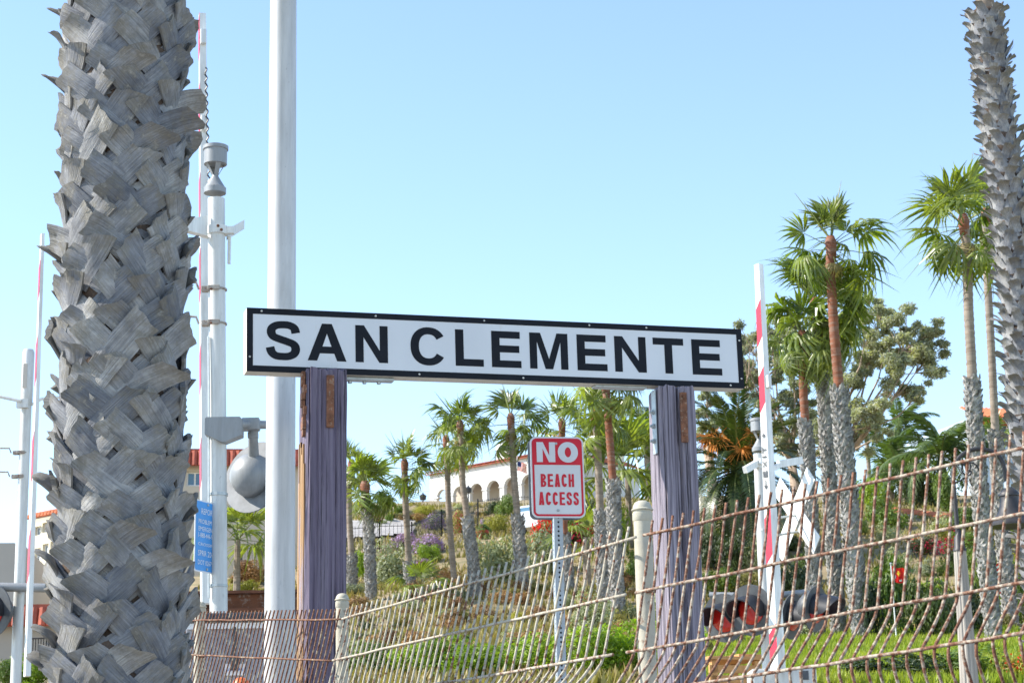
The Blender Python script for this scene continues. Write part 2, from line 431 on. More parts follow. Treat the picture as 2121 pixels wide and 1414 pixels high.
# garden wall with a tiled coping on the right-hand slope
c0 = P(1832, 1058, 87); c1 = P(2010, 1078, 80); d = (c1 - c0); L = d.length; d = Vector((d.x, d.y, d.z)).normalized(); n = Vector((d.y, -d.x, 0)).normalized()
gw = thing('garden_wall', 'pale garden wall with orange tile coping on the green slope at right', 'wall', (c0.x, c0.y, c0.z - 3))
b = MB(); b.box((c0 + c1) / 2 - Z * 1.5, (L, .3, 2.9), (d, n, n.cross(d) if n.cross(d).z > 0 else d.cross(n))); b.build('wall', M_loggia, gw)
up = (Z * .25 - n).normalized()
for i in range(int(L / .24)):
    if i == 0:
        t = MB(); tiles(t, Vector((0, 0, 0)), Vector((1, 0, 0)), .23, Vector((0, .93, .36)), .5, .115); tile_me = t.mesh('coping_tile', M_tile_orange)
    inst('coping_tile', tile_me, gw, mat_from((d, -n, Z), c0 + d * (.24 * i) + n * .25 - gw.location))

# iron fence on the slope
def iron_fence(label, pts, hgt, spacing, posts=3.0):
    base = pts[0]; f = thing('iron_fence', label, 'fence', base)
    for a_, b_ in zip(pts, pts[1:]):
        L = (b_ - a_).length; k = max(1, int(L / posts))
        for i in range(k + 1):
            q = a_.lerp(b_, i / k); t = MB(); t.box(q + Z * (hgt / 2), (.05, .05, hgt * 1.12)); t.build('post', M_iron, f)
        for zz in (.12, .92):
            t = MB(); t.tube([a_ + Z * hgt * zz, b_ + Z * hgt * zz], .013, 5); t.build('rail', M_iron, f)
        nn = int(L / spacing); g = MB()
        g.tube([(0, 0, 0), (0, 0, hgt)], .008, 5); me = g.mesh('bar', M_iron)
        for i in range(nn): inst('bar', me, f, Matrix.Translation(a_.lerp(b_, (i + .5) / nn) - base))
    return f
fp = [G(716, 1150), G(786, 1146), G(853, 1140), G(915, 1112), G(990, 1092)]
iron_fence('black iron picket fence below the grey gravel path on the hillside', fp, 1.05, .15)
fp = [G(985, 1092) + Vector((0, 6, 1.2)), G(1040, 1074) + Vector((0, 6, 1.0)), G(1100, 1072) + Vector((0, 6, 1.0))]
iron_fence('dark iron fence in front of the dense shrub below the arches', fp, 1.0, .2)
fp = [G(474, 1222), G(516, 1196), G(550, 1170)]
iron_fence('thin dark fence on the dry slope below the beige apartment block', [q + Vector((0, 3, .6)) for q in fp], 1.2, .35)

# ------------------------------------------------------------------ plants: materials and shared meshes
M_fan = M_leaf('fan palm green', (.12, .175, .03), (.24, .28, .07), .42, .7, .6, .35, .32)
M_fan_dry = M_leaf('fan palm dry', (.30, .24, .11), (.22, .19, .06), .25, .3, 1.0, .2)
M_date = M_leaf('date palm green', (.022, .045, .014), (.055, .085, .022), .2, .5, .5, .25, .4)
M_king = M_leaf('feather palm green', (.06, .10, .03), (.10, .15, .05), .3, .4, .5, .2)
M_petiole = M_plain('palm petiole', (.16, .19, .05), .55, var=.25, scale=3)
M_trunk_red = M_plain('red brown palm trunk', (.21, .072, .034), .85, var=.35, scale=2.2, dirt=(.24, .15, .11), dirt_at=(.48, .62), stretch=(.6, .6, 4), bmp=.5)
M_trunk_grey = M_plain('grey brown palm trunk', (.27, .22, .175), .9, var=.25, scale=2.2, dirt=(.17, .12, .085), dirt_at=(.48, .66), stretch=(.6, .6, 4), bmp=.5)
M_boots_far = M_plain('weathered leaf bases', (.33, .315, .295), .85, var=.45, scale=5, dirt=(.13, .105, .08), dirt_at=(.5, .7))
M_orange = M_plain('orange date stalks', (.55, .20, .03), .7, var=.3, scale=4)
M_bark = M_plain('eucalyptus bark', (.38, .28, .20), .85, var=.3, scale=3, dirt=(.20, .15, .12))
M_euc = M_leaf('eucalyptus leaves', (.28, .295, .225), (.40, .405, .32), .38, .4, .35, .1)
SH = {
 'sage': M_leaf('sage foliage', (.27, .30, .18), (.37, .40, .26), .2, .2, .5),
 'lime': M_leaf('lime foliage', (.17, .27, .02), (.26, .36, .035), .35, .3, .5),
 'green': M_leaf('green foliage', (.08, .14, .025), (.15, .21, .04), .28, .35, .5),
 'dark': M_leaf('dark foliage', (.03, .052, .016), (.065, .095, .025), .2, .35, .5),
 'olive': M_leaf('olive foliage', (.21, .19, .055), (.31, .27, .09), .22, .2, .5),
 'brown': M_leaf('dry brown foliage', (.25, .13, .06), (.34, .21, .10), .15, .2, .6),
 'yellow': M_leaf('yellow green foliage', (.26, .26, .04), (.36, .34, .07), .3, .25, .5),
}
M_purple = M_leaf('purple blossom', (.24, .15, .36), (.34, .23, .46), .2, .2, .8)
M_red = M_leaf('red blossom', (.55, .02, .015), (.65, .05, .03), .25, .2, .8)
M_magenta = M_leaf('magenta blossom', (.42, .01, .07), (.55, .02, .10), .25, .2, .8)
M_pink = M_leaf('pale pink blossom', (.6, .48, .46), (.65, .55, .5), .2, .2, .8)

def fan_frond(seed, droop, fold, Lp, Rb, sweep=0.0, mat=None):
    rd = random.Random(seed); b = MB()
    pts = [Vector((Lp * t, 0, -.10 * Lp * t * t * droop)) for t in (0, .33, .66, 1)]
    b.tube(pts, [.024, .017, .013, .010], 5, True, .5)
    n_pet = len(b.f); hub = pts[-1]; N = 18; span = R(100)
    side = rd.uniform(-.12, .12)
    for i in range(N):
        a = -span + 2 * span * i / (N - 1) + rd.uniform(-.03, .03); da = 2 * span / (N - 1) * .52
        rr = Rb * (.80 + .2 * math.cos(a)) * rd.uniform(.80, 1.12)
        dr = droop * rd.uniform(.6, 1.5); tw = sweep * rd.uniform(.3, 1.5)
        row = []
        for t in (.05, .34, .55, .80, 1.0):
            r_ = rr * t; w = r_ * da if t < .56 else rr * da * .40 * max(0, (1.0 - t) / .44) ** .9
            x = math.cos(a) * r_; y = math.sin(a) * r_ + tw * rr * t * t * .3
            z = abs(y) * fold - dr * rr * .55 * t ** 2.6
            x -= dr * rr * .16 * t ** 3
            c = hub + Vector((x, y + side * r_, z)); px_, py_ = -math.sin(a), math.cos(a)
            pl = w * .42
            row.append((c + Vector((px_ * w, py_ * w, -pl)), c + Vector((0, 0, pl * .6)), c + Vector((-px_ * w, -py_ * w, -pl))))
        vs = [q for tr in row[:-1] for q in tr] + [row[-1][1]]; fs = []
        for k in range(len(row) - 2):
            o = 3 * k
            fs += [(o, o + 1, o + 4, o + 3), (o + 1, o + 2, o + 5, o + 4)]
        o = 3 * (len(row) - 2); tip = len(vs) - 1
        fs += [(o, o + 1, tip), (o + 1, o + 2, tip)]
        b.add(vs, fs)
    me = b.mesh('frond', [M_petiole, mat or M_fan])
    me.polygons.foreach_set('material_index', [0 if i < n_pet else 1 for i in range(len(me.polygons))])
    return me
FAN = {'up': [fan_frond(10 + i, .35 + .25 * i, .42, .58, .74, .7) for i in range(4)],
       'mid': [fan_frond(20 + i, 1.0 + .3 * i, .22, .70, .76, .9) for i in range(4)],
       'low': [fan_frond(30 + i, 1.5 + .35 * i, 0, .66, .70, .7) for i in range(4)],
       'dry': [fan_frond(40 + i, 1.9, -.1, .45, .5, .3, M_fan_dry) for i in range(2)]}
b = MB(); b.tube([(0, 0, 0), (.5, 0, .03), (1.25, .03, .10)], [.022, .022, .003], 4); SPEAR = b.mesh('spear_leaf', M_petiole)

def feather_frond(seed, L, ll, arch, mat, pairs=34, hang=.5):
    rd = random.Random(seed); b = MB(); n = 9
    def rach(t): return Vector((L * t * (1 - .22 * arch * t * t), 0, L * (.20 * t - arch * .62 * t ** 2.3)))
    b.tube([rach(i / n) for i in range(n + 1)], [.045 * (1 - .85 * i / n) for i in range(n + 1)], 4, True, .6)
    npet = len(b.f)
    for i in range(pairs):
        t = .10 + .89 * i / (pairs - 1); c = rach(t); tn = (rach(min(1, t + .02)) - rach(t - .02)).normalized()
        for s in (-1, 1):
            l = ll * (math.sin(math.pi * (.12 + .80 * t)) ** .7) * rd.uniform(.85, 1.1)
            dv = (tn * rd.uniform(.55, .8) + Vector((0, s * 1.0, 0)) + Vector((0, 0, rd.uniform(.05, .35) - hang * .6))).normalized()
            w = Vector((tn.x, 0, tn.z)) * (.022 + .008 * rd.random()) * (1 + ll)
            mid = c + dv * l * .5; tip = c + dv * l + Vector((0, 0, -hang * l * .35))
            b.add([c - w * .5, c + w * .5, mid + w, mid - w, tip], [(0, 1, 2, 3), (3, 2, 4)])
    me = b.mesh('frond', [M_petiole, mat])
    me.polygons.foreach_set('material_index', [0 if i < npet else 1 for i in range(len(me.polygons))]); return me

def boots_mesh(path, rad, seed, mat, step=.08, around=9, size=.14, lift=.036):
    "short stubs of old leaf bases all round a trunk, one mesh"
    rd = random.Random(seed); b = MB(); s = 0; row = 0; L = [0]
    for a_, c_ in zip(path, path[1:]): L.append(L[-1] + (c_ - a_).length)
    tot = L[-1]
    def at(d):
        for i in range(len(path) - 1):
            if d <= L[i + 1] or i == len(path) - 2:
                t = (d - L[i]) / (L[i + 1] - L[i]); return path[i].lerp(path[i + 1], t), (path[i + 1] - path[i]).normalized()
    while s < tot:
        c, ax = at(s)
        for k in range(around):
            w = 2 * math.pi * (k + .5 * (row % 2)) / around + rd.uniform(-.12, .12)
            out = Vector((math.cos(w), math.sin(w), 0)); out = (out - ax * out.dot(ax)).normalized(); tg = ax.cross(out)
            h = size * rd.uniform(.8, 1.35); wd = size * .42 * rd.uniform(.8, 1.2); lf = lift * rd.uniform(.5, 1.6)
            sl = rd.choice((-1, 1)) * rd.uniform(.15, .5) * h
            p = c + out * (rad * .93); q = p + ax * h * .55 + out * (lf * .55) + tg * sl * .5; t = p + ax * h + out * lf + tg * sl
            vs = [p - tg * wd, p + tg * wd, q - tg * wd * .9 + out * -.01, q + out * .03, q + tg * wd * .9 + out * -.01, t - tg * wd * .6, t + tg * wd * .5, t + out * .02]
            b.add(vs, [(0, 1, 4, 3), (0, 3, 2), (2, 3, 7, 5), (3, 4, 6, 7), (5, 7, 6, 4, 3, 2)])
        s += step * rd.uniform(.85, 1.15); row += 1
    return b
def trunk_mesh(path, r0_, r1_, ring=.11, n=12, seed=0):
    rd = random.Random(seed); b = MB(); L = sum((q - p).length for p, q in zip(path, path[1:])); k = int(L / ring) * 2
    pts = []; rads = []
    seg = [(q - p).length for p, q in zip(path, path[1:])]
    for i in range(k + 1):
        d = L * i / k; j = 0
        while j < len(seg) - 1 and d > seg[j]: d -= seg[j]; j += 1
        pts.append(path[j].lerp(path[j + 1], min(1, d / seg[j])))
        rads.append(lerp(r0_, r1_, i / k) * (1.06 if i % 2 else .97) * rd.uniform(.98, 1.02))
    b.tube(pts, rads, n); return b

def fan_palm(label, crown, path, Y, boot_from=None, size=1.0, n=26, red=1.0, seed=0, r_s=.10, r_b=.15, upright=0.0, dY=0.0, wind=.45, red_top=True, dry=2):
    """crown = pixel of the crown's heart; path = pixels down the trunk, the last is the base; boot_from = index in
    path where the rough skirt of leaf bases begins"""
    rd = random.Random(seed); r_s *= .76; r_b *= .72; n = int(n * rd.uniform(1.0, 1.25)); size *= .80 if Y < 50 else .70; n = n if Y < 50 else int(n * .88); az0 = rd.uniform(0, 6.28); gap = rd.uniform(0, 6.28); wind *= rd.uniform(.7, 1.5)
    pts = [P(x, y, Y) for x, y in path]
    top = P(crown[0], crown[1], Y)
    base = pts[-1].copy(); g = zt(base.x, base.y)
    if g < base.z: pts.append(Vector((base.x, base.y, g - .2)))
    base = pts[-1].copy()
    t = thing('fan_palm', label, 'palm tree', base, 'fan palms on the slope and lawn')
    full = [top] + pts
    k = boot_from + 1 if boot_from is not None else len(full)
    upper = full[:k + 1] if boot_from is not None else full
    if len(upper) > 1 and (upper[0] - upper[-1]).length > .15:
        c1 = (upper[0] - upper[1]).normalized()
        trunk_mesh(list(reversed(upper)), r_s * 1.05, r_s, .13, 12, seed).build('trunk', M_trunk_red if red > .5 else M_trunk_grey, t, 'all')
    if boot_from is not None:
        low_ = full[k:]
        trunk_mesh(list(reversed(low_)), r_b, r_b * .9, .3, 12, seed).build('rough_trunk', M_boots_far, t, 'all')
        bb = boots_mesh(list(reversed(low_)), r_b * .95, seed, M_boots_far).build('leaf_bases', M_boots_far, t)
        bb['kind'] = 'stuff'
    if red_top:
        b = MB(); b.lathe(top - Z * .35, [(r_s * 1.0, .05), (r_s * 1.12, .22), (r_s * 1.28, .38), (r_s * .8, .52)], 10); b.build('crown_shaft', M_trunk_red, t, 'all')
    for i in range(n):
        u = (i + .5) / n; az = az0 + i * 2.39996 + rd.uniform(-.4, .4)
        if math.cos(az - gap) > .80 and rd.random() < .75: continue
        el = R(lerp(86, -42, u ** .95)) + rd.uniform(-.28, .28) + upright
        dv = Vector((math.cos(az) * math.cos(el), math.sin(az) * math.cos(el), math.sin(el)))
        dv = (dv + Vector((wind * rd.uniform(.4, 1.2), 0, 0)) * (1 if u > .15 else .4)).normalized()
        cls = 'up' if el > R(42) else 'mid' if el > R(2) else 'low'
        me = rd.choice(FAN[cls]); ax = frame(dv, Z)
        roll = rd.uniform(-.8, .8); q = Quaternion(ax[0], roll); ax = tuple(q @ v for v in ax)
        inst('frond', me, t, mat_from(ax, top + Z * (.04 - .28 * u) - base, size * rd.uniform(.78, 1.2)))
    for i in range(dry):
        az = rd.uniform(0, 6.28); dv = Vector((math.cos(az) * .6, math.sin(az) * .6, -.8)).normalized()
        inst('dry_frond', FAN['dry'][i % 2], t, mat_from(frame(dv, Z), top - Z * .15 - base, size * .8))
    for i in range(4):
        dv = Vector((rd.uniform(-.9, .25), rd.uniform(-.4, .4), 1)).normalized()
        inst('spear_leaf', SPEAR, t, mat_from(frame(dv, Vector((0, 1, 0))), top + Z * .1 - base, size * rd.uniform(.85, 1.15)))
    return t

fan_palm('tall fan palm with thin red trunk, highest of the clump right of the station sign', (1721, 505), [(1720, 560), (1728, 690), (1738, 806), (1752, 960), (1768, 1150), (1784, 1325)], 40, 2, 1.18, 27, seed=1, r_s=.13, r_b=.23)
fan_palm('fan palm with rough grey trunk in the middle of the right clump', (1690, 632), [(1696, 690), (1708, 820), (1716, 960), (1726, 1130), (1738, 1330)], 41.5, 0, 1.35, 30, seed=2, r_s=.15, r_b=.185)
fan_palm('lowest fan palm of the right clump with smooth red trunk above grey skirt', (1662, 700), [(1662, 740), (1664, 810), (1668, 878), (1680, 1080), (1694, 1320)], 41, 2, 1.0, 24, seed=3, r_s=.115, r_b=.175, wind=.2)
fan_palm('slim grey palm trunk standing between two thicker trunks of the right clump', (1724, 640), [(1718, 700), (1711, 880), (1714, 900), (1722, 1080), (1740, 1322)], 44, 2, .95, 18, red=0, seed=4, r_s=.08, r_b=.18)
fan_palm('tall fan palm with red collar beside the leaning trunk at right', (1996, 460), [(2003, 515), (2006, 640), (2014, 788), (2024, 960), (2042, 1150), (2060, 1345)], 38, 2, 1.22, 27, red=0, seed=5, r_s=.125, r_b=.20, wind=.1)
fan_palm('fan palm with slender grey trunk just behind the leaning trunk at right', (2042, 446), [(2042, 520), (2052, 700), (2062, 900), (2078, 1120), (2100, 1345)], 45, 2, 1.25, 26, red=0, seed=6, r_s=.12, r_b=.20)
fan_palm('fan palm crowding the right side of the left wooden post', (728, 962), [(722, 1010), (724, 1080), (728, 1150), (732, 1280), (736, 1400)], 60, 2, .95, 24, red=0, seed=7, r_s=.12, r_b=.20)
fan_palm('short fan palm with thick brown shaggy trunk beside the left wooden post', (756, 1008), [(757, 1040), (764, 1090), (770, 1260), (774, 1400)], 57, 0, 1.2, 28, seed=8, r_s=.16, r_b=.19)
fan_palm('fan palm left of the white arcade with its crown below the roofline', (838, 962), [(838, 1010), (843, 1090), (847, 1166), (850, 1260), (858, 1400)], 58, 2, 1.12, 26, red=0, seed=9, r_s=.12, r_b=.21)
fan_palm('fan palm with red patched trunk crossing the left end of the arcade', (924, 912), [(926, 945), (928, 1030), (934, 1120), (941, 1204), (946, 1300), (954, 1400)], 60, 3, 1.05, 26, red=0, seed=10, r_s=.115, r_b=.20)
fan_palm('tallest fan palm in front of the arcade with leaning trunk', (953, 882), [(956, 920), (958, 1000), (968, 1075), (980, 1160), (988, 1280), (998, 1400)], 57, 2, 1.2, 27, red=0, seed=11, r_s=.115, r_b=.22)
fan_palm('fan palm rising just left of the red and white sign', (1058, 868), [(1061, 905), (1064, 980), (1072, 1070), (1080, 1180), (1086, 1290), (1094, 1400)], 57, 2, 1.2, 27, red=0, seed=12, r_s=.125, r_b=.23)
fan_palm('fan palm directly behind the red and white sign', (1164, 878), [(1164, 920), (1166, 1010), (1170, 1110), (1178, 1220), (1190, 1400)], 59, 2, 1.15, 24, seed=13, r_s=.125, r_b=.21, upright=.25)
fan_palm('fan palm with pale brown trunk right of the red and white sign', (1232, 862), [(1237, 905), (1240, 980), (1243, 1060), (1248, 1180), (1258, 1400)], 55, 2, 1.2, 27, red=0, seed=14, r_s=.135, r_b=.22)
fan_palm('fan palm with bright red trunk whose crown hides behind the station sign', (1254, 792), [(1256, 815), (1262, 900), (1270, 1000), (1272, 1090), (1278, 1220), (1290, 1400)], 52, 2, 1.25, 28, seed=15, r_s=.13, r_b=.24)
def young_palm(label, px, py, Y, n, size, seed):
    rd = random.Random(seed); c = P(px, py, Y); g = onground(c)
    t = thing('young_fan_palm', label, 'palm tree', g, 'young fan palms')
    b = MB(); b.tube([g - Z * .2, c], [.13, .10], 8); b.build('trunk', M_trunk_grey, t)
    for i in range(n):
        az = i * 2.4; el = R(lerp(75, -5, (i + .5) / n)); dv = Vector((math.cos(az) * math.cos(el), math.sin(az) * math.cos(el), math.sin(el)))
        inst('frond', rd.choice(FAN['up' if el > .7 else 'mid']), t, mat_from(frame(dv), c - g, size * rd.uniform(.8, 1.1)))
young_palm('small young fan palm among the dry scrub behind the wire fence', 872, 1216, 56, 9, .8, 51)
young_palm('low leafy fan palm in front of the red bougainvillea', 1214, 1112, 62, 12, 1.1, 52)
young_palm('low fan palm half hidden by the left side of the right wooden post', 1300, 985, 70, 18, 2.2, 53)
young_palm('ragged fan palm left of the galvanised pole below the beige block', 492, 1118, 66, 14, 1.5, 54)
young_palm('small fan palm clump in front of the pale blue hotel', 2050, 918, 120, 12, 1.7, 55)

# date palm behind the right crossing mast
c = P(1530, 985, 68); g = onground(c)
t = thing('date_palm', 'big dark date palm with orange fruit stalks behind the right crossing mast', 'palm tree', g)
b = MB(); path = [g - Z * .3, g.lerp(c, .5), c]; trunk_mesh(path, .42, .40, .3, 14, 3).build('trunk', M_boots_far, t, 'all')
DATE = [feather_frond(60 + i, 3.5, .42, .55 + .18 * i, M_date, 44, .35) for i in range(5)]
rd = random.Random(5)
for i in range(64):
    u = (i + .5) / 64; az = i * 2.39996; el = R(lerp(84, -48, u ** .85))
    dv = Vector((math.cos(az) * math.cos(el), math.sin(az) * math.cos(el), math.sin(el)))
    inst('frond', DATE[min(4, int(u * 4 + rd.random()))], t, mat_from(frame(dv), c + Z * .2 - g, rd.uniform(.9, 1.12)))
for i in range(9):
    az = rd.uniform(0, 6.28); b = MB(); s_ = c + Z * .2
    e_ = s_ + Vector((math.cos(az) * .95, math.sin(az) * .95, rd.uniform(.35, 1.2)))
    b.tube([s_, s_.lerp(e_, .6) + Z * .15, e_], [.03, .03, .02], 5)
    for k in range(46):
        d_ = Vector((rd.gauss(0, 1), rd.gauss(0, 1), rd.gauss(-.2, .8))).normalized() * rd.uniform(.3, .65)
        b.tube([e_, e_ + d_ * .6, e_ + d_ + Z * -.1], .014, 3, False)
    b.build('fruit_stalk', M_orange, t)
KING = [feather_frond(70 + i, 2.3, .55, .75 + .25 * i, M_king, 30, .9) for i in range(3)]
def king_palm(label, px, py, pyb, Y, size, seed, n=15):
    rd = random.Random(seed); c = P(px, py, Y); g = P(px + 6, pyb, Y); zz = zt(g.x, g.y); g.z = min(g.z, zz)
    t = thing('feather_palm', label, 'palm tree', g, 'feather palms on the skyline')
    trunk_mesh([g, g.lerp(c, .5) + Vector((.05, 0, 0)), c], .17 * size, .12 * size, .35, 8, seed).build('trunk', M_trunk_grey, t, 'all')
    b = MB(); b.lathe(c - Z * .5 * size, [(.12 * size, 0), (.17 * size, .2 * size), (.10 * size, .9 * size)], 8); b.build('crown_shaft', M_king, t, 'all')
    for i in range(n):
        az = i * 2.4 + rd.random(); el = R(lerp(80, -25, (i + .5) / n)); dv = Vector((math.cos(az) * math.cos(el) + .25, math.sin(az) * math.cos(el), math.sin(el)))
        inst('frond', rd.choice(KING), t, mat_from(frame(dv), c + Z * .25 * size - g, size * rd.uniform(.85, 1.1)))
king_palm('slender feather palm standing clear against the sky right of the grey trees', 1862, 896, 1080, 110, 1.15, 1)
king_palm('feather palm with thin trunk at the right edge of the grey eucalyptus', 1795, 905, 1050, 112, .9, 2, 11)
king_palm('bushy feather palm low on the skyline above the tiled garden wall', 1840, 985, 1060, 100, 1.3, 3, 18)
king_palm('second bushy feather palm low on the skyline nearer the street lamp', 1872, 1005, 1060, 98, 1.15, 4, 16)
king_palm('drooping feather palm just left of the hooked street lamp', 1950, 960, 1100, 90, 1.4, 5, 20)
king_palm('feather palm seen between the sign and the right wooden post', 1338, 905, 1040, 95, 1.25, 7, 18)

# ------------------------------------------------------------------ eucalyptus trees
def leafy(b, c, r, n, leaf, rd, hang=.6, flat=.8):
    for i in range(n):
        d_ = Vector((rd.gauss(0, 1), rd.gauss(0, 1), rd.gauss(0, 1))).normalized() * (rd.random() ** .45) * r
        d_.z *= flat; p = c + d_
        ax = Vector((rd.gauss(0, 1), rd.gauss(0, 1), rd.gauss(-hang, .6))).normalized()
        sd_ = ax.cross(Vector((rd.gauss(0, 1), rd.gauss(0, 1), rd.gauss(0, 1)))).normalized()
        l = leaf * rd.uniform(.7, 1.5); w = l * .17
        b.add([p, p + ax * l * .5 + sd_ * w, p + ax * l, p + ax * l * .5 - sd_ * w], [(0, 1, 2, 3)])
def euc(label, Y, base, fork, clusters, n_leaf, seed, leaf=.13, mat=None, group='eucalyptus trees behind the palms'):
    rd = random.Random(seed); s = Y / F
    g = onground(P(base[0], base[1], Y)); f = P(fork[0], fork[1], Y)
    t = thing('eucalyptus_tree', label, 'tree', g, group)
    tr = MB(); lv = MB(); w0 = .26 * Y / 80
    tr.tube([g - Z * .3, g.lerp(f, .5) + Vector((.2, 0, 0)), f], [w0, w0 * .85, w0 * .7], 9)
    for (x, y, r_) in clusters:
        c = P(x, y, Y + rd.uniform(-1.6, 1.6)); rr = r_ * s
        m1 = f.lerp(c, .35) + Vector((rd.uniform(-.8, .8), rd.uniform(-.6, .6), rd.uniform(.0, .9))) * rr
        m2 = f.lerp(c, .75) + Vector((rd.uniform(-.2, .2), rd.uniform(-.2, .2), -.25)) * rr
        tr.tube([f, m1, m2, c], [w0 * .30, w0 * .2, w0 * .12, w0 * .05], 6)
        k = max(5, int(r_ / 3.2))
        for j in range(k):
            cc = c + Vector((rd.gauss(0, .62), rd.gauss(0, .62), rd.gauss(0, .52))) * rr
            tr.tube([m2.lerp(c, .5), cc], [w0 * .09, w0 * .03], 4, False)
            leafy(lv, cc, rr * rd.uniform(.22, .46), int(n_leaf * (r_ / 45) ** 2 / k), leaf, rd)
    tr.build('trunk', M_bark, t, 'all'); lv.build('crown', mat or M_euc, t)
euc('large grey green eucalyptus with open limbs reaching right', 80, (1735, 1060), (1745, 960),
    [(1888, 690, 46), (1862, 745, 46), (1918, 742, 38), (1905, 700, 36), (1868, 800, 30), (1898, 820, 24), (1826, 642, 34), (1796, 680, 36), (1792, 740, 40), (1770, 790, 42), (1748, 850, 44), (1806, 850, 36), (1730, 730, 40), (1712, 780, 36), (1835, 720, 30), (1930, 700, 26), (1780, 905, 34), (1822, 890, 22)], 7000, 11)
euc('grey green eucalyptus between the station sign and the striped gate arm', 84, (1640, 1060), (1640, 960),
    [(1560, 702, 36), (1578, 752, 42), (1556, 800, 36), (1600, 828, 40), (1640, 760, 40), (1618, 884, 40), (1660, 830, 40), (1690, 884, 38), (1736, 905, 36), (1650, 925, 34), (1596, 700, 34), (1634, 690, 30), (1690, 940, 34), (1545, 745, 28)], 7000, 12)
euc('small grey eucalyptus against the sky right of the right wooden post', 78, (1464, 1010), (1465, 925),
    [(1466, 830, 26), (1482, 868, 26), (1460, 880, 26), (1500, 905, 22), (1524, 912, 20), (1474, 905, 24), (1545, 925, 18)], 6000, 13)
b = MB(); c = P(1540, 870, 82); g = onground(P(1540, 1040, 82))
bt = thing('bare_tree', 'bare dark branches against the sky under the right end of the sign', 'tree', g)
def limb(b, p, d_, l, r_, n, rd):
    q = p + d_ * l; b.tube([p, p.lerp(q, .5) + Vector((rd.uniform(-.06, .06), 0, rd.uniform(-.04, .06))) * l, q], [r_, r_ * .85, r_ * .65], 5, False)
    if n:
        for i in range(2): limb(b, q, (d_ + Vector((rd.uniform(-.65, .55), rd.uniform(-.5, .5), rd.uniform(-.1, .3)))).normalized(), l * rd.uniform(.6, .85), r_ * .62, n - 1, rd)
rd = random.Random(3); limb(b, g, (c - g).normalized(), (c - g).length, .14, 0, rd); limb(b, c, Vector((-.35, 0, 1)).normalized(), 1.0, .07, 3, rd); limb(b, c, Vector((.1, 0, 1)).normalized(), 1.1, .07, 3, rd)
b.build('branches', M_bark, bt)

# ------------------------------------------------------------------ shrubs
def bush_mesh(seed, n, leaf, tall=1.0, lumps=10, narrow=.45):
    rd = random.Random(seed); b = MB(); Ls = []
    for i in range(lumps):
        a = rd.uniform(0, 6.28); q = rd.random() ** .6 * .62
        Ls.append((Vector((math.cos(a) * q, math.sin(a) * q, rd.uniform(.2, .8) * tall * (1 - .35 * q))), rd.uniform(.26, .48)))
    for i in range(n):
        c, r_ = Ls[i % lumps]
        d_ = Vector((rd.gauss(0, 1), rd.gauss(0, 1), rd.gauss(.15, 1))).normalized()
        p = c + d_ * r_ * lerp(.55, 1.06, rd.random() ** .4)
        if p.z < 0: p.z = -p.z * .3
        nv = (d_ + Vector((rd.gauss(0, .5), rd.gauss(0, .5), rd.gauss(.2, .5)))).normalized()
        u = nv.cross(Vector((rd.gauss(0, 1), rd.gauss(0, 1), rd.gauss(0, 1)))).normalized(); w = nv.cross(u)
        l = leaf * rd.uniform(.6, 1.4)
        b.add([p - u * l, p + w * l * narrow, p + u * l + nv * l * .2, p - w * l * narrow], [(0, 1, 2, 3)])
    return b
BUSH = {k: [bush_mesh(100 + 7 * i + j, 2600, .055, tall).mesh('foliage', mt) for j, tall in enumerate((.8, 1.0, 1.25))] for i, (k, mt) in enumerate(SH.items())}
FLOW = {}
for k, mt in (('purple', M_purple), ('red', M_red), ('magenta', M_magenta), ('pink', M_pink)):
    FLOW[k] = [bush_mesh(300 + j, 1900, .05, 1.06, 14, .8).mesh('blossoms', mt) for j in range(2)]
for k, mt in (('magenta_fleck', M_magenta), ('red_fleck', M_red)):
    FLOW[k] = [bush_mesh(320 + j, 420, .04, 1.0, 14, .8).mesh('blossoms', mt) for j in range(2)]
rs = random.Random(21)
def shrub(label, px, py, wpx, hpx, kind, flower=None, Y=None, group=None, cat='shrub', lift=0.0):
    "a shrub whose foot shows at pixel (px, py), about wpx wide and hpx tall in the photograph"
    g = G(px, py) if Y is None else onground(P(px, py, Y))
    s = g.y / F; me = rs.choice(BUSH[kind])
    o = bpy.data.objects.new('shrub', me); col.objects.link(o)
    o.location = g + Z * lift; o.rotation_euler = (0, 0, rs.uniform(0, 6.28)); o.scale = (wpx * s * .5, wpx * s * .5, hpx * s)
    tag(o, label, cat, group)
    if flower:
        f = bpy.data.objects.new('blossoms', rs.choice(FLOW[flower])); col.objects.link(f); f.parent = o; f.scale = (1.08, 1.08, 1.10)
    return o
S = shrub
S('silvery sage bush, large and rounded, behind the fence left of the sign pole', 1034, 1206, 140, 118, 'sage')
S('silvery sage bush right behind the sign pole', 1122, 1190, 130, 92, 'sage')
S('pale sage bush on the slope right of the shaggy short palm', 806, 1212, 120, 84, 'sage')
S('light green bush between the left wooden post and the shaggy palm', 744, 1196, 54, 56, 'lime')
S('bright lime bush on the slope below the purple flowers', 888, 1164, 66, 36, 'lime')
S('lime shrub beside the palm trunk under the path fence', 850, 1150, 26, 22, 'lime')
S('yellow green shrub left of the fan palm trunk below the arches', 1030, 1106, 74, 48, 'yellow')
S('olive shrub under the yellow green shrub', 1000, 1112, 44, 24, 'green')
S('purple flowering statice clump beside the path fence', 838, 1142, 64, 34, 'sage', 'purple')
S('purple flowering statice clump in the middle of the slope', 886, 1146, 74, 38, 'sage', 'purple')
S('purple flowering statice clump at the top of the path', 898, 1096, 52, 30, 'sage', 'purple')
S('small purple flower patch low on the slope', 872, 1180, 46, 20, 'sage', 'purple')
S('small purple flower patch beside the dark iron fence', 1006, 1090, 22, 14, 'sage', 'purple')
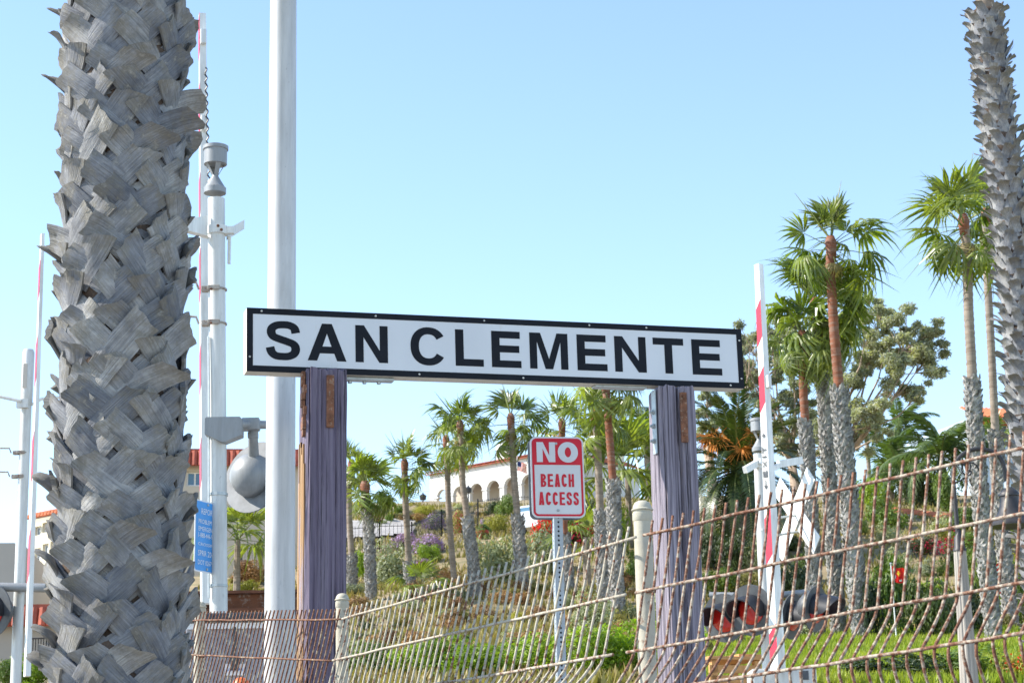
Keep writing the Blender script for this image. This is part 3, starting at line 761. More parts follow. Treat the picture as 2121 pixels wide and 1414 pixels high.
S('magenta bougainvillea between two palm trunks under the arches', 955, 1108, 46, 46, 'olive', 'magenta_fleck')
S('magenta flecked shrub right of the palm trunk', 1000, 1118, 34, 22, 'green', 'magenta_fleck')
S('bright red bougainvillea left of the sign pole', 1134, 1142, 76, 74, 'green', 'red')
S('deep red bougainvillea right of the sign pole', 1184, 1134, 74, 64, 'dark', 'magenta')
S('orange flecked shrub at the right of the bougainvillea', 1222, 1110, 50, 44, 'olive', 'red_fleck')
S('rounded dark green bush beside the gravel path', 808, 1084, 30, 18, 'green')
S('red flecked green bush left of the rounded dark bush', 780, 1088, 34, 18, 'dark', 'red_fleck')
S('dense dark shrub in front of the arches', 1048, 1070, 56, 46, 'green')
S('second dense dark shrub in front of the arches beside the first', 1022, 1068, 44, 30, 'dark')
S('grey green shrub at the foot of the left arches', 958, 1062, 44, 20, 'sage')
S('yellowish shrub on the crest below the house corner', 880, 1066, 60, 22, 'yellow')
S('green shrub on the crest left of the house', 835, 1068, 50, 20, 'green')
S('pink flowering shrub on the crest', 908, 1068, 34, 12, 'green', 'pink')
S('reddish brown shrub on the crest between the palms', 868, 1082, 60, 16, 'brown')
S('tall green shrub behind the shaggy palm', 795, 1064, 60, 44, 'green')
S('bright lime shrub right of the fan palm trunks beside the sign', 1282, 1150, 60, 110, 'lime')
S('dark shrub behind the palm trunks right of the sign', 1226, 1092, 50, 70, 'dark')
S('green shrub beside the right wooden post', 1315, 1210, 60, 70, 'green')
S('grey green bush low behind the right part of the mesh fence', 1380, 1300, 110, 90, 'sage')
S('sage bush low at the foot of the palm trunks', 1230, 1310, 120, 80, 'sage')
S('dark bush right of the right wooden post', 1475, 1180, 90, 90, 'dark')
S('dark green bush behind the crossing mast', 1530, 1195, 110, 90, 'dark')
S('sunlit green bush left of the flashing lights', 1490, 1240, 110, 60, 'green')
S('pale green bush under the flashing lights', 1500, 1345, 130, 80, 'sage')
S('pale green bush between mast and palm trunks', 1650, 1330, 110, 60, 'sage')
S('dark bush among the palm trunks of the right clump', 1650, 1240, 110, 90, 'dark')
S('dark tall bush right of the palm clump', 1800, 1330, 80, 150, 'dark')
S('olive green tree-like bush behind the red flag', 1860, 1325, 150, 170, 'green')
S('yellowish bush behind the red flag pole', 1830, 1290, 90, 120, 'olive')
S('large dark shrub right of the red flag', 1930, 1330, 150, 150, 'dark')
S('sunlit yellow green bush left of the lamp post', 1930, 1250, 90, 55, 'lime')
S('red flecked hedge behind the lamp post', 1985, 1160, 110, 50, 'green', 'magenta_fleck')
S('second red flecked hedge left of the lamp post', 1920, 1150, 80, 36, 'dark', 'magenta_fleck')
S('grey shrub on the right slope below the garden wall', 1840, 1130, 70, 40, 'sage')
S('rounded green shrub left of the garden wall', 1830, 1100, 120, 70, 'green')
S('tall green shrub on the skyline left of the garden wall', 1800, 1050, 80, 60, 'lime')
S('dark round tree above the garden wall', 1920, 1050, 120, 90, 'dark')
S('dark green tree above the right end of the garden wall', 1975, 1060, 90, 80, 'green')
S('green bush at the right edge behind the palm trunks', 2110, 1300, 130, 140, 'green')
S('second green bush at the right edge above the first', 2105, 1190, 110, 80, 'yellow')
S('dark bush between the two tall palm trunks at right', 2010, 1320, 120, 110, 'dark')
S('sage shrub behind the tall palm trunks at right', 2030, 1240, 90, 90, 'green')
S('low dark hedge at the foot of the lawn left of the lamp post', 1870, 1450, 260, 62, 'dark', None, 27.5, None, 'hedge')
S('low green hedge at the foot of the lawn right of the lamp post', 2040, 1440, 200, 66, 'green', None, 27.3, None, 'hedge')
S('yellow flecked hedge in the lower right corner', 2120, 1440, 130, 58, 'yellow', 'red_fleck', 27, None, 'hedge')
S('bright green hedge behind the fence below the red and white sign', 1220, 1450, 200, 100, 'lime', None, 30, None, 'hedge')
S('bright green hedge behind the mesh fence left of the sign pole', 1000, 1450, 190, 70, 'lime', None, 30, None, 'hedge')
S('bright green hedge right of the left fence post', 860, 1450, 150, 75, 'lime', None, 31, None, 'hedge')
S('bright green hedge behind the right wooden post', 1400, 1450, 170, 100, 'lime', None, 30, None, 'hedge')
S('leafy green shrub below the low grey building at far left', 60, 1420, 110, 70, 'lime')
S('leafy green shrub at the lower left corner', 10, 1430, 90, 60, 'green')
S('reddish ice plant mound on the dry slope by the galvanised pole', 520, 1210, 90, 40, 'brown')
S('yellow olive bush on the dry slope by the galvanised pole', 505, 1235, 70, 40, 'yellow')
S('dark leaning conifer bush below the beige apartment block', 535, 1160, 70, 110, 'dark')
S('dark bush behind the left crossing mast', 470, 1175, 60, 70, 'dark')
S('bright green hedge between the left fence post and the sign pole', 930, 1452, 170, 84, 'lime', None, 30.5, None, 'hedge')
S('bright green hedge just right of the sign pole behind the fence', 1110, 1452, 180, 84, 'lime', None, 30.5, None, 'hedge')
S('bright green hedge left of the cream fence post', 1310, 1452, 180, 96, 'lime', None, 30.5, None, 'hedge')
S('bright green hedge under the left fence post', 760, 1456, 150, 74, 'green', None, 31, None, 'hedge')
FOOT = []
for i in range(34):
    px = rs.uniform(720, 1460); w = rs.uniform(60, 110)
    FOOT.append((px, rs.uniform(1345, 1392), w, w * rs.uniform(.4, .65), rs.choice(['olive', 'sage', 'olive', 'brown', 'green'])))
# scrub that nothing tells apart: individual bushes with one shared description
TONE = {'olive': 'olive', 'brown': 'rusty brown', 'yellow': 'yellow green', 'sage': 'silvery sage', 'dark': 'dark green', 'green': 'leafy green'}
def zone(px):
    for x, s in ((790, 'beside the left timber post'), (860, 'right of the shaggy palm'), (930, 'left of the arcade palms'), (1000, 'between the arcade palms'), (1075, 'left of the sign pole'), (1150, 'behind the sign pole'), (1240, 'just right of the sign pole'), (1400, 'left of the right timber post'),
                 (1560, 'right of the right timber post'), (1680, 'behind the flashing lights'), (1800, 'behind the right palm clump'), (1900, 'behind the red flag'), (2000, 'left of the lamp post')):
        if px < x: return s
    return 'right of the lamp post'
def level(py): return 'high on the slope' if py < 1240 else 'halfway up the slope' if py < 1310 else 'low on the slope'
def scrub(word, k, px, py, where=''):
    lb = word.replace('#', TONE[k]) + ' ' + (where or zone(px) + ', ' + level(py)); return dict(label=lb, group=lb)
kinds = ['olive', 'olive', 'brown', 'brown', 'brown', 'yellow', 'sage']
for px, py, w, h, k in FOOT: S(px=px, py=py, wpx=w, hpx=h, kind=k, **scrub('spreading # scrub', k, px, py, zone(px) + ' at the foot of the hill'))
for i in range(150):
    px = rs.uniform(715, 1345); py = rs.uniform(1185, 1400)
    if 960 < px < 1240 and py < 1225: continue
    k = rs.choice(kinds) if py < 1300 else rs.choice(['olive', 'sage', 'olive', 'brown', 'dark'])
    w = rs.uniform(34, 70)
    S(px=px, py=py, wpx=w, hpx=w * rs.uniform(.35, .6), kind=k, **scrub('low # scrub bush', k, px, py))
for i in range(46):
    px = rs.uniform(1460, 2120); py = rs.uniform(1080, 1330); w = rs.uniform(50, 100)
    k = rs.choice(['green', 'green', 'dark', 'olive', 'sage', 'yellow']); S(px=px, py=py, wpx=w, hpx=w * rs.uniform(.5, .8), kind=k, **scrub('rounded # bush', k, px, py, zone(px) + ('' if py < 1210 else ', lower slope')))
for i in range(26):
    px = rs.uniform(720, 1330); py = rs.uniform(1066, 1090); w = rs.uniform(22, 40)
    k = rs.choice(['green', 'yellow', 'sage', 'brown', 'olive']); S(px=px, py=py, wpx=w, hpx=w * rs.uniform(.3, .5), kind=k, **scrub('small # crest shrub', k, px, py, zone(px) + ' on the bluff crest'))
for i in range(16):
    px = rs.uniform(470, 560); py = rs.uniform(1165, 1245); w = rs.uniform(24, 46)
    k = rs.choice(['brown', 'yellow', 'brown', 'olive']); S(px=px, py=py, wpx=w, hpx=w * .4, kind=k, **scrub('small # ground shrub', k, px, py, 'on the dry slope behind the tall mast'))
# grass
def tufts(name, label, spots, hgt, mats, seed, wd=.25):
    rd = random.Random(seed); b = MB()
    for p in spots:
        for k in range(3):
            a = rd.uniform(0, 6.28); h = hgt * rd.uniform(.5, 1.3); l = Vector((math.cos(a), math.sin(a), 0)); s_ = Vector((-l.y, l.x, 0)) * h * wd * .5
            q = p + Vector((rd.uniform(-.1, .1), rd.uniform(-.1, .1), -.02)); tip = q + Z * h + l * h * rd.uniform(.1, .7)
            b.add([q - s_, q + s_, tip], [(0, 1, 2)])
    o = b.build(name, mats); tag(o, label, 'grass', kind='stuff'); return o
rg = random.Random(9); sp = []
for i in range(24000):
    y = rg.uniform(26.2, 43.2); x = rg.uniform(y * .085, y * .275)
    sp.append(Vector((x, y, zt(x, y) + .03)))
M_grass = M_leaf('lawn grass', (.20, .27, .03), (.30, .34, .065), .35, .2, .4)
tufts('lawn_grass', 'bright green uncut grass of the lawn behind the fence', sp, .17, M_grass, 3)
sp = []
for i in range(20000):
    y = rg.uniform(27, 100); x = rg.uniform(y * -.16, y * .27)
    if y < 43.5 and x > .085 * y: continue
    if in_path(x, y): continue
    sp.append(Vector((x, y, zt(x, y))))
M_scrub = M_leaf('dry grass', (.33, .25, .10), (.24, .235, .085), .25, .2, .25)
tufts('hillside_grass', 'dry straw coloured grass covering the hillside', sp, .22, M_scrub, 4, .4)

# ------------------------------------------------------------------ lettering
def crom(pts, k=7):
    out = []
    for i in range(len(pts) - 1):
        p0 = Vector(pts[max(i - 1, 0)]); p1 = Vector(pts[i]); p2 = Vector(pts[i + 1]); p3 = Vector(pts[min(i + 2, len(pts) - 1)])
        for j in range(k):
            t = j / k
            out.append(.5 * ((2 * p1) + (p2 - p0) * t + (2 * p0 - 5 * p1 + 4 * p2 - p3) * t * t + (3 * p1 - p0 - 3 * p2 + p3) * t ** 3))
    out.append(Vector(pts[-1])); return out
def ribbon(pts, tx, ty, closed=False):
    "outline of a stroke along pts; tx, ty = stroke thickness where the stroke is upright / level"
    n = len(pts); a = []; b_ = []
    for i in range(n):
        q = pts[(i + 1) % n] if closed or i < n - 1 else pts[i]; p = pts[i - 1] if closed or i > 0 else pts[i]
        t = (Vector(q) - Vector(p)).normalized(); nx, ny = -t.y * tx / 2, t.x * ty / 2
        a.append((pts[i][0] + nx, pts[i][1] + ny)); b_.append((pts[i][0] - nx, pts[i][1] - ny))
    return a, b_
def glyph(ch, w, h, t, tv):
    "list of shapes; every shape is [outline, hole, ...]; t upright stroke, tv level stroke"
    def strip(pts, closed=False):
        a, b_ = ribbon(pts, t, tv, closed)
        return ('strip', a, b_, closed)
    ym = h * .5 + tv * .06
    if ch == 'E': return [[[(0, 0), (w, 0), (w, tv), (t, tv), (t, ym - tv / 2), (w * .94, ym - tv / 2), (w * .94, ym + tv / 2), (t, ym + tv / 2), (t, h - tv), (w * .97, h - tv), (w * .97, h), (0, h)]]]
    if ch == 'L': return [[[(0, 0), (w, 0), (w, tv), (t, tv), (t, h), (0, h)]]]
    if ch == 'T': return [[[(w / 2 - t / 2, 0), (w / 2 + t / 2, 0), (w / 2 + t / 2, h - tv), (w, h - tv), (w, h), (0, h), (0, h - tv), (w / 2 - t / 2, h - tv)]]]
    if ch == 'I': return [[[(0, 0), (w, 0), (w, h), (0, h)]]]
    if ch == 'H': return [[[(0, 0), (t, 0), (t, h / 2 - tv / 2), (w - t, h / 2 - tv / 2), (w - t, 0), (w, 0), (w, h), (w - t, h), (w - t, h / 2 + tv / 2), (t, h / 2 + tv / 2), (t, h), (0, h)]]]
    if ch == 'N': return [[[(0, 0), (t * .95, 0), (t * .95, h * .68), (w - t * 1.02, 0), (w, 0), (w, h), (w - t * .95, h), (w - t * .95, h * .32), (t * 1.02, h), (0, h)]]]
    if ch == 'M': return [[[(0, 0), (t * .9, 0), (t * .9, h * .76), (w / 2 - t * .46, 0), (w / 2 + t * .46, 0), (w - t * .9, h * .76), (w - t * .9, 0), (w, 0), (w, h), (w - t * 1.35, h), (w / 2, h * .28), (t * 1.35, h), (0, h)]]]
    if ch == 'A':
        k = (w / 2 - t * .55) / h; b1 = h * .20; b2 = b1 + tv * .95; ap = h - t * .72 / max(k, .2) * .62
        ap = min(ap, h * .86); xi = lambda y: t * 1.08 + k * y * .98
        return [[[(0, 0), (t * 1.08, 0), (xi(b1), b1), (w - xi(b1), b1), (w - t * 1.08, 0), (w, 0), (w / 2 + t * .57, h), (w / 2 - t * .57, h)], [(xi(b2), b2), (w - xi(b2), b2), (w / 2, ap)]]]
    cw, chh = w - t, h - tv
    if ch == 'O': return [strip([(w / 2 + cw / 2 * math.cos(6.2832 * i / 36), h / 2 + chh / 2 * math.sin(6.2832 * i / 36)) for i in range(36)], True)]
    if ch == 'C':
        return [strip([(w / 2 + cw / 2 * math.copysign(abs(math.cos(a)) ** .9, math.cos(a)), h / 2 + chh / 2 * math.copysign(abs(math.sin(a)) ** .9, math.sin(a))) for a in [R(32 + 296 * i / 34) for i in range(35)]])]
    if ch == 'S':
        q = [(.99, .745), (.93, .90), (.74, .985), (.5, 1.0), (.24, .975), (.06, .88), (.03, .74), (.12, .62), (.36, .545), (.64, .475), (.90, .39), (.985, .25), (.92, .10), (.72, .015), (.48, 0), (.22, .02), (.05, .12), (-.02, .285)]
        return [strip(crom([(t / 2 + x * cw, tv / 2 + y * chh) for x, y in q], 5))]
    if ch == 'B':
        def bowl(y0, y1, ww):
            r_ = (y1 - y0) / 2; xs = ww - t / 2 - r_ * .8
            return [(t * .999, y1)] + [(xs + r_ * .8 * math.cos(R(90 - 180 * i / 14)), (y0 + y1) / 2 + r_ * math.sin(R(90 - 180 * i / 14))) for i in range(15)] + [(t * .999, y0)]
        return [[[(0, 0), (t, 0), (t, h), (0, h)]], strip(bowl(h / 2 + tv * .02 + tv * .5, h - tv / 2, w * .95)), strip(bowl(tv / 2, h / 2 - tv * .5, w))]
    if ch == 'X': return [[[(0, 0), (t, 0), (w / 2, h * .36), (w - t, 0), (w, 0), (w / 2 + t * .5, h / 2), (w, h), (w - t, h), (w / 2, h * .64), (t, h), (0, h), (w / 2 - t * .5, h / 2)]]]
    if ch == '>': return [[[(0, h * .42), (w * .55, h * .42), (w * .55, h * .1), (w, h / 2), (w * .55, h * .9), (w * .55, h * .58), (0, h * .58)]]]
    return []
def letter(ch, o, ex, ey, w, h, t, tv, mat, parent, thick=.0012):
    b = MB()
    for sh in glyph(ch, w, h, t, tv):
        if sh[0] == 'strip':
            _, p, q, cl = sh; n = len(p); ez = ex.cross(ey)
            vs = [o + ex * c[0] + ey * c[1] + ez * thick for c in p + q]
            b.add(vs, [(i, n + i, n + (i + 1) % n, (i + 1) % n) for i in range(n if cl else n - 1)])
        else: b.poly(sh, o, ex, ey, thick)
    return b.build('letter', mat, parent)
def small_text(s, o, ex, ey, h, mat, parent, width=None, name='lettering'):
    cu_ = bpy.data.curves.new('lettering', 'FONT'); cu_.body = s; cu_.size = 1.0; cu_.align_x = 'CENTER'; cu_.resolution_u = 2
    ob = bpy.data.objects.new('lettering', cu_); col.objects.link(ob)
    dg = bpy.context.evaluated_depsgraph_get(); me = ob.evaluated_get(dg).to_mesh()
    vs = [v.co.copy() for v in me.vertices]; fs = [tuple(p.vertices) for p in me.polygons]
    ob.evaluated_get(dg).to_mesh_clear(); bpy.data.objects.remove(ob)
    wd = max(v.x for v in vs) - min(v.x for v in vs); k = h / .7; kx = k if width is None else width / wd
    b = MB(); b.add([o + ex * v.x * kx + ey * v.y * k for v in vs], fs); return b.build(name, mat, parent)

# ------------------------------------------------------------------ weathered leaf bases of the big trunks
def M_boot():
    mt, nt, b, _ = new_mat('grey leaf base')
    at = nt.nodes.new('ShaderNodeAttribute'); at.attribute_name = 'along'
    oi = nt.nodes.new('ShaderNodeObjectInfo')
    f = pos_noise(nt, 9, detail=6, rough=.7); g = pos_noise(nt, 26, detail=5, rough=.7); 
    ac = nt.nodes.new('ShaderNodeAttribute'); ac.attribute_name = 'across'; cx_ = nt.nodes.new('ShaderNodeCombineXYZ')
    m1_ = nt.nodes.new('ShaderNodeMath'); m1_.operation = 'MULTIPLY'; m1_.inputs[1].default_value = 14; nt.links.new(ac.outputs['Fac'], m1_.inputs[0])
    m2_ = nt.nodes.new('ShaderNodeMath'); m2_.operation = 'MULTIPLY'; m2_.inputs[1].default_value = 60; nt.links.new(oi.outputs['Random'], m2_.inputs[0])
    nt.links.new(m1_.outputs[0], cx_.inputs[0]); nt.links.new(at.outputs['Fac'], cx_.inputs[1]); nt.links.new(m2_.outputs[0], cx_.inputs[2])
    sn = nt.nodes.new('ShaderNodeTexNoise'); sn.inputs['Scale'].default_value = 1.6; sn.inputs['Detail'].default_value = 6; sn.inputs['Roughness'].default_value = .65
    nt.links.new(cx_.outputs[0], sn.inputs['Vector']); st = sn.outputs['Fac']
    base = ramp(nt, f, [(.3, (.16, .165, .18)), (.5, (.27, .275, .285)), (.7, (.40, .40, .395))])
    tint = ramp(nt, oi.outputs['Random'], [(0, (.62, .63, .66)), (.35, (.9, .9, .92)), (.7, (1.05, 1.03, 1.0)), (1, (1.35, 1.30, 1.22))])
    base = mixc(nt, 1.0, base, tint, 'MULTIPLY')
    fib = ramp(nt, st, [(.34, (.55, .55, .56)), (.66, (1.2, 1.19, 1.17))])
    base = mixc(nt, .8, base, fib, 'MULTIPLY')
    mul = nt.nodes.new('ShaderNodeMath'); mul.operation = 'MULTIPLY_ADD'; mul.inputs[1].default_value = .45; nt.links.new(at.outputs['Fac'], mul.inputs[0])
    nt.links.new(g, mul.inputs[2])
    li = ramp(nt, mul.outputs[0], [(.78, (0, 0, 0)), (1.04, (.6, .6, .6))])
    base = mixc(nt, li, base, (.20, .175, .125))
    lich = ramp(nt, g, [(.60, (0, 0, 0)), (.70, (.6, .6, .6))]); base = mixc(nt, lich, base, (.42, .40, .36))
    nt.links.new(base, b.inputs['Base Color']); b.inputs['Roughness'].default_value = .85; b.inputs['Specular IOR Level'].default_value = .2
    bump(nt, b, st, .9, .008); return mt
M_leafbase = M_boot()
M_fibre = M_plain('dark palm fibre', (.085, .06, .045), .95, var=.5, scale=25, stretch=(1, 1, .3), dirt=(.24, .15, .10), dirt_at=(.55, .75), bmp=.8)
def strap(seed, sgn, Rr, Ln, w0, w1, curl, nu=9, nv=7, thick=.014, lean=38):
    "old leaf base: a broad strap laid slantwise on a trunk of radius Rr, its cut end lifting off"
    rd = random.Random(seed); ang = R(lean + rd.uniform(-7, 7)) * sgn; b = MB()
    k_ = rd.uniform(.6, 1.4); rag = [rd.uniform(-.028, .028) for _ in range(nv)]; skew = rd.uniform(-.22, .22)
    cup = rd.uniform(.15, .6); wob = rd.uniform(0, 6.28)
    top = []; bot = []; us = []; ws = []
    for i in range(nu):
        u = i / (nu - 1); wd = lerp(w0, w1, u ** .8)
        for j in range(nv):
            v = j / (nv - 1) - .5
            uu = u + (rag[j] + skew * v) * (u ** 3)
            s_ = uu * Ln; bend = sgn * .20 * Ln * (uu - uu * uu) * 0.8
            x = math.sin(ang) * s_ + math.cos(ang) * v * wd + bend
            z = math.cos(ang) * s_ - math.sin(ang) * v * wd
            lift = .003 + .031 * u ** 1.3 + curl * k_ * u ** 3.4 - .018 * cup * (2 * abs(v)) ** 2 * (1 - u * .4) + .006 * math.sin(5 * u + wob + 3 * v)
            lift += .007 * rd.uniform(-.5, .5) * u ** 3 + .006 * noise.noise(Vector((u * 2.2 + seed, v * 4.5, seed * .7))) * (.3 + u)
            th = x / Rr; r_ = Rr + lift; top.append(Vector((r_ * math.sin(th), -r_ * math.cos(th), z - (curl * .25 * u ** 4))))
            r2 = r_ - thick * (1 + .5 * u) * (1 - .55 * (2 * abs(v)) ** 2); bot.append(Vector((r2 * math.sin(th), -r2 * math.cos(th), z - (curl * .25 * u ** 4))))
            us.append(max(.001, u + .12 * v * sgn)); ws.append(v)
    vs = top + bot; n = nu * nv; fs = []
    for i in range(nu - 1):
        for j in range(nv - 1):
            a = i * nv + j; fs.append((a, a + 1, a + nv + 1, a + nv)); fs.append((n + a, n + a + nv, n + a + nv + 1, n + a + 1))
    for i in range(nu - 1):
        a = i * nv; fs.append((a, a + nv, n + a + nv, n + a)); a += nv - 1; fs.append((a, n + a, n + a + nv, a + nv))
    for j in range(nv - 1): a = (nu - 1) * nv + j; fs.append((a, a + 1, n + a + 1, n + a))
    b.add(vs, fs, us + us, ws + ws); return b
def big_trunk(name, label, path, rads, Rr, z_vis, Ln, w0, w1, row, around, seed, curls, group=None, shown=None, lean=38):
    rd = random.Random(seed); base = path[0].copy()
    t = thing(name, label, 'palm tree', base, group)
    trunk_mesh(path, rads[0] * .97, rads[1] * .97, .10, 20, seed).build('trunk', M_fibre, t, 'all')
    var = {s: [strap(seed * 31 + i + (50 if s > 0 else 0), s, Rr, Ln * rd.uniform(.85, 1.2), w0, w1, curls[i % len(curls)], lean=lean) .mesh('leaf_base', M_leafbase, True) for i in range(9)] for s in (-1, 1)}
    zz = path[0].z; k = 0; rest = MB(); tot = path[-1].z
    while zz < tot - .1:
        f = (zz - path[0].z) / (tot - path[0].z); j = 0
        while j < len(path) - 2 and path[j + 1].z < zz: j += 1
        tt = (zz - path[j].z) / (path[j + 1].z - path[j].z); c = path[j].lerp(path[j + 1], tt); sc = lerp(rads[0], rads[1], f) / Rr
        ax = (path[j + 1] - path[j]).normalized(); tilt = Z.rotation_difference(ax).to_matrix().to_4x4()
        for i in range(around):
            th = 2 * math.pi * (i + .5 * (k % 2)) / around + rd.uniform(-.10, .10)
            for s in (-1, 1):
                mm = Matrix.Translation(c + Z * rd.uniform(-.02, .02)) @ tilt @ Matrix.Rotation(th + s * .06, 4, 'Z') @ Matrix.Diagonal((sc, sc, rd.uniform(.9, 1.1), 1))
                me = rd.choice(var[s])
                if z_vis[0] < zz < z_vis[1] and math.cos(th + math.atan2(c.x, c.y)) > -.35:
                    inst('leaf_base', me, t, Matrix.Translation(-base) @ mm)
                else:
                    rest.add([mm @ v.co for v in me.vertices], [tuple(p.vertices) for p in me.polygons], [d_.value for d_ in me.attributes['along'].data], [d_.value for d_ in me.attributes['across'].data])
        zz += row * rd.uniform(.9, 1.1); k += 1
    if rest.v: rest.build('hidden_leaf_bases', M_leafbase, t, True)['kind'] = 'stuff'
    return t
def crown_far(t, top, n, size, seed):
    rd = random.Random(seed)
    for i in range(n):
        u = (i + .5) / n; az = i * 2.4; el = R(lerp(80, -35, u)); dv = Vector((math.cos(az) * math.cos(el), math.sin(az) * math.cos(el), math.sin(el)))
        inst('frond', rd.choice(FAN['up' if el > .7 else 'mid' if el > 0 else 'low']), t, mat_from(frame(dv), top - t.location, size))
pa = P(247, 1414, 7.0); pb = P(260, 0, 7.0); ex_ = (pb - pa); g = Vector((pa.x - ex_.x * .9, 7.0, zt(pa.x, 7.0) - .1))
topp = pb + ex_.normalized() * 4.2
bp = big_trunk('fan_palm', 'massive grey palm trunk of crisscross leaf bases in the left foreground', [g, pa, pb, topp], (.215, .176), .19, (pa.z - .25, pb.z + .12), .215, .116, .092, .108, 7, 4, [.008, .014, .02, .01, .048, .014, .03, .008, .02], lean=43)
crown_far(bp, topp, 26, 1.6, 3)
pp = [(2190, 1414), (2150, 1100), (2132, 900), (2121, 760), (2112, 640), (2098, 500), (2084, 380), (2066, 250), (2052, 130), (2040, 25)]
YP = 27.0; pts = [P(x, y, YP) for x, y in pp]; g = onground(pts[0]) - Z * .2
lp_path = ([g] if g.z < pts[0].z - .2 else []) + pts
lp = big_trunk('fan_palm', 'leaning grey palm trunk with ragged leaf bases at the right edge', lp_path, (.27, .215), .22, (P(2121, 900, YP).z, 99), .25, .145, .09, .19, 8, 5, [.05, .08, .12, .06, .03, .10, .05, .08, .04], lean=20)
tp = P(2020, -420, YP); trunk_mesh([pts[-1] - Z * .1, tp], .13, .12, .1, 14, 2).build('smooth_trunk', M_trunk_grey, lp, 'all'); crown_far(lp, tp, 24, 1.4, 4)
b = MB(); c = P(2053, 130, YP)
for i in range(9):
    a = i * .72; o_ = Vector((math.cos(a), math.sin(a), 0)); s_ = Vector((-o_.y, o_.x, 0))
    b.add([c + o_ * .17 - s_ * .07, c + o_ * .17 + s_ * .07, c + o_ * .33 + Z * .24 + s_ * .05, c + o_ * .36 + Z * .27 - s_ * .04], [(0, 1, 2, 3)])
b.build('torn_leaf_bases', M_leafbase, lp)

# ------------------------------------------------------------------ station sign
M_black = M_plain('black sign paint', (.009, .011, .016), .65, var=.3, scale=8, spec=.2)
def M_face():
    mt, nt, b, _ = new_mat('white sign face')
    f = pos_noise(nt, 2.5, (1, 1, .5), 3); c = ramp(nt, f, [(.3, (.62, .63, .64)), (.7, (.70, .71, .72))])
    g = pos_noise(nt, 7, (1, 1, .35), 5, .7); k = ramp(nt, g, [(.62, (0, 0, 0)), (.85, (.55, .55, .55))])
    nt.links.new(mixc(nt, k, c, (.50, .42, .30)), b.inputs['Base Color']); b.inputs['Roughness'].default_value = .45; return mt
M_signface = M_face()
M_cream_paint = M_plain('aged cream paint', (.62, .57, .46), .7, var=.1, scale=10, dirt=(.35, .28, .2), dirt_at=(.62, .8), bmp=.2)
M_bolt = M_plain('pale screw heads', (.6, .58, .52), .5, .3)
M_rustplate = M_plain('rusty iron plate', (.20, .085, .045), .85, var=.5, scale=22, dirt=(.36, .27, .20), dirt_at=(.55, .7), bmp=.6)
M_galv = M_plain('galvanised bracket', (.45, .48, .48), .5, .5, var=.15, scale=15, dirt=(.3, .32, .3))
def M_wood(name, dark, mid, light, bare, bare_at):
    mt, nt, b, _ = new_mat(name)
    f = pos_noise(nt, 5, (16, 16, .16), 6, .7); g = pos_noise(nt, 3.5, (3, 3, .6), 4, .6); h = pos_noise(nt, 30, (3.2, 3.2, .035), 5, .75)
    c = ramp(nt, f, [(.28, dark), (.48, mid), (.75, light)])
    k = ramp(nt, g, [(bare_at, (0, 0, 0)), (bare_at + .12, (1, 1, 1))]); c = mixc(nt, k, c, bare)
    e = ramp(nt, h, [(.38, (.10, .10, .10)), (.50, (1, 1, 1))]); c = mixc(nt, .9, c, e, 'MULTIPLY')
    nt.links.new(c, b.inputs['Base Color']); b.inputs['Roughness'].default_value = .85; b.inputs['Specular IOR Level'].default_value = .2
    bump(nt, b, h, .8, .006); return mt
M_post_l = M_wood('purple painted timber', (.085, .065, .10), (.17, .14, .19), (.27, .235, .28), (.30, .24, .22), .64)
M_post_r = M_wood('faded purple timber', (.09, .075, .095), (.25, .22, .26), (.46, .41, .45), (.28, .23, .22), .66)
M_oldwood = M_wood('bare orange timber', (.22, .12, .06), (.42, .25, .12), (.54, .38, .24), (.36, .30, .33), .55)

TL = P(511, 637, 9.0); TR = P(1534.5, 682, 9.72)
ex = (TR - TL); LEN = ex.length; ex.normalize(); nx = Vector((ex.y, -ex.x, 0)).normalized(); ey = nx.cross(ex)
if ey.z < 0: ey = -ey
H = .307; BL = TL - ey * H; DEP = .092
gl = zt(0, 9.3)
st = thing('station_sign', 'long white station sign reading SAN CLEMENTE on two purple timber posts', 'sign', (0, 9.3, gl))
b = MB(); b.box(BL + ex * LEN / 2 + ey * H / 2 - nx * DEP / 2, (LEN, DEP, H), (ex, -nx, ey), .004); b.build('sign_board', M_cream_paint, st)
BW = .029
b = MB(); b.poly([[(0, 0), (LEN, 0), (LEN, H), (0, H)], [(BW, BW), (BW, H - BW), (LEN - BW, H - BW), (LEN - BW, BW)]], BL, ex, ey, .004); b.build('border', M_black, st)
b = MB(); b.poly([[(BW, BW), (LEN - BW, BW), (LEN - BW, H - BW), (BW, H - BW)]], BL, ex, ey, .0025); b.build('face_panel', M_signface, st)
def on_sign(px, py):
    d = ray(px, py); t = (BL - CAM).dot(nx) / d.dot(nx); q = CAM + d * t - BL; return q.dot(ex), q.dot(ey)
spans = [('S', 551, 622, 709), ('A', 637, 717, 712), ('N', 736, 803, 716), ('C', 850, 924, 722), ('L', 943, 1001, 726), ('E', 1018, 1079, 729), ('M', 1097, 1176, 733), ('E', 1195, 1257, 736), ('N', 1273, 1338, 739), ('T', 1353, 1416, 741), ('E', 1433, 1494, 744)]
CAP = .181; vb = (H - CAP) / 2
for ch, x0, x1, yc in spans:
    u0_, _ = on_sign(x0, yc); u1_, _ = on_sign(x1, yc); ov = .004 if ch in 'SC' else 0
    letter(ch, BL + ex * u0_ + ey * (vb - ov) + nx * .0025, ex, ey, u1_ - u0_, CAP + 2 * ov, .0415, .0350, M_black, st, .0012)
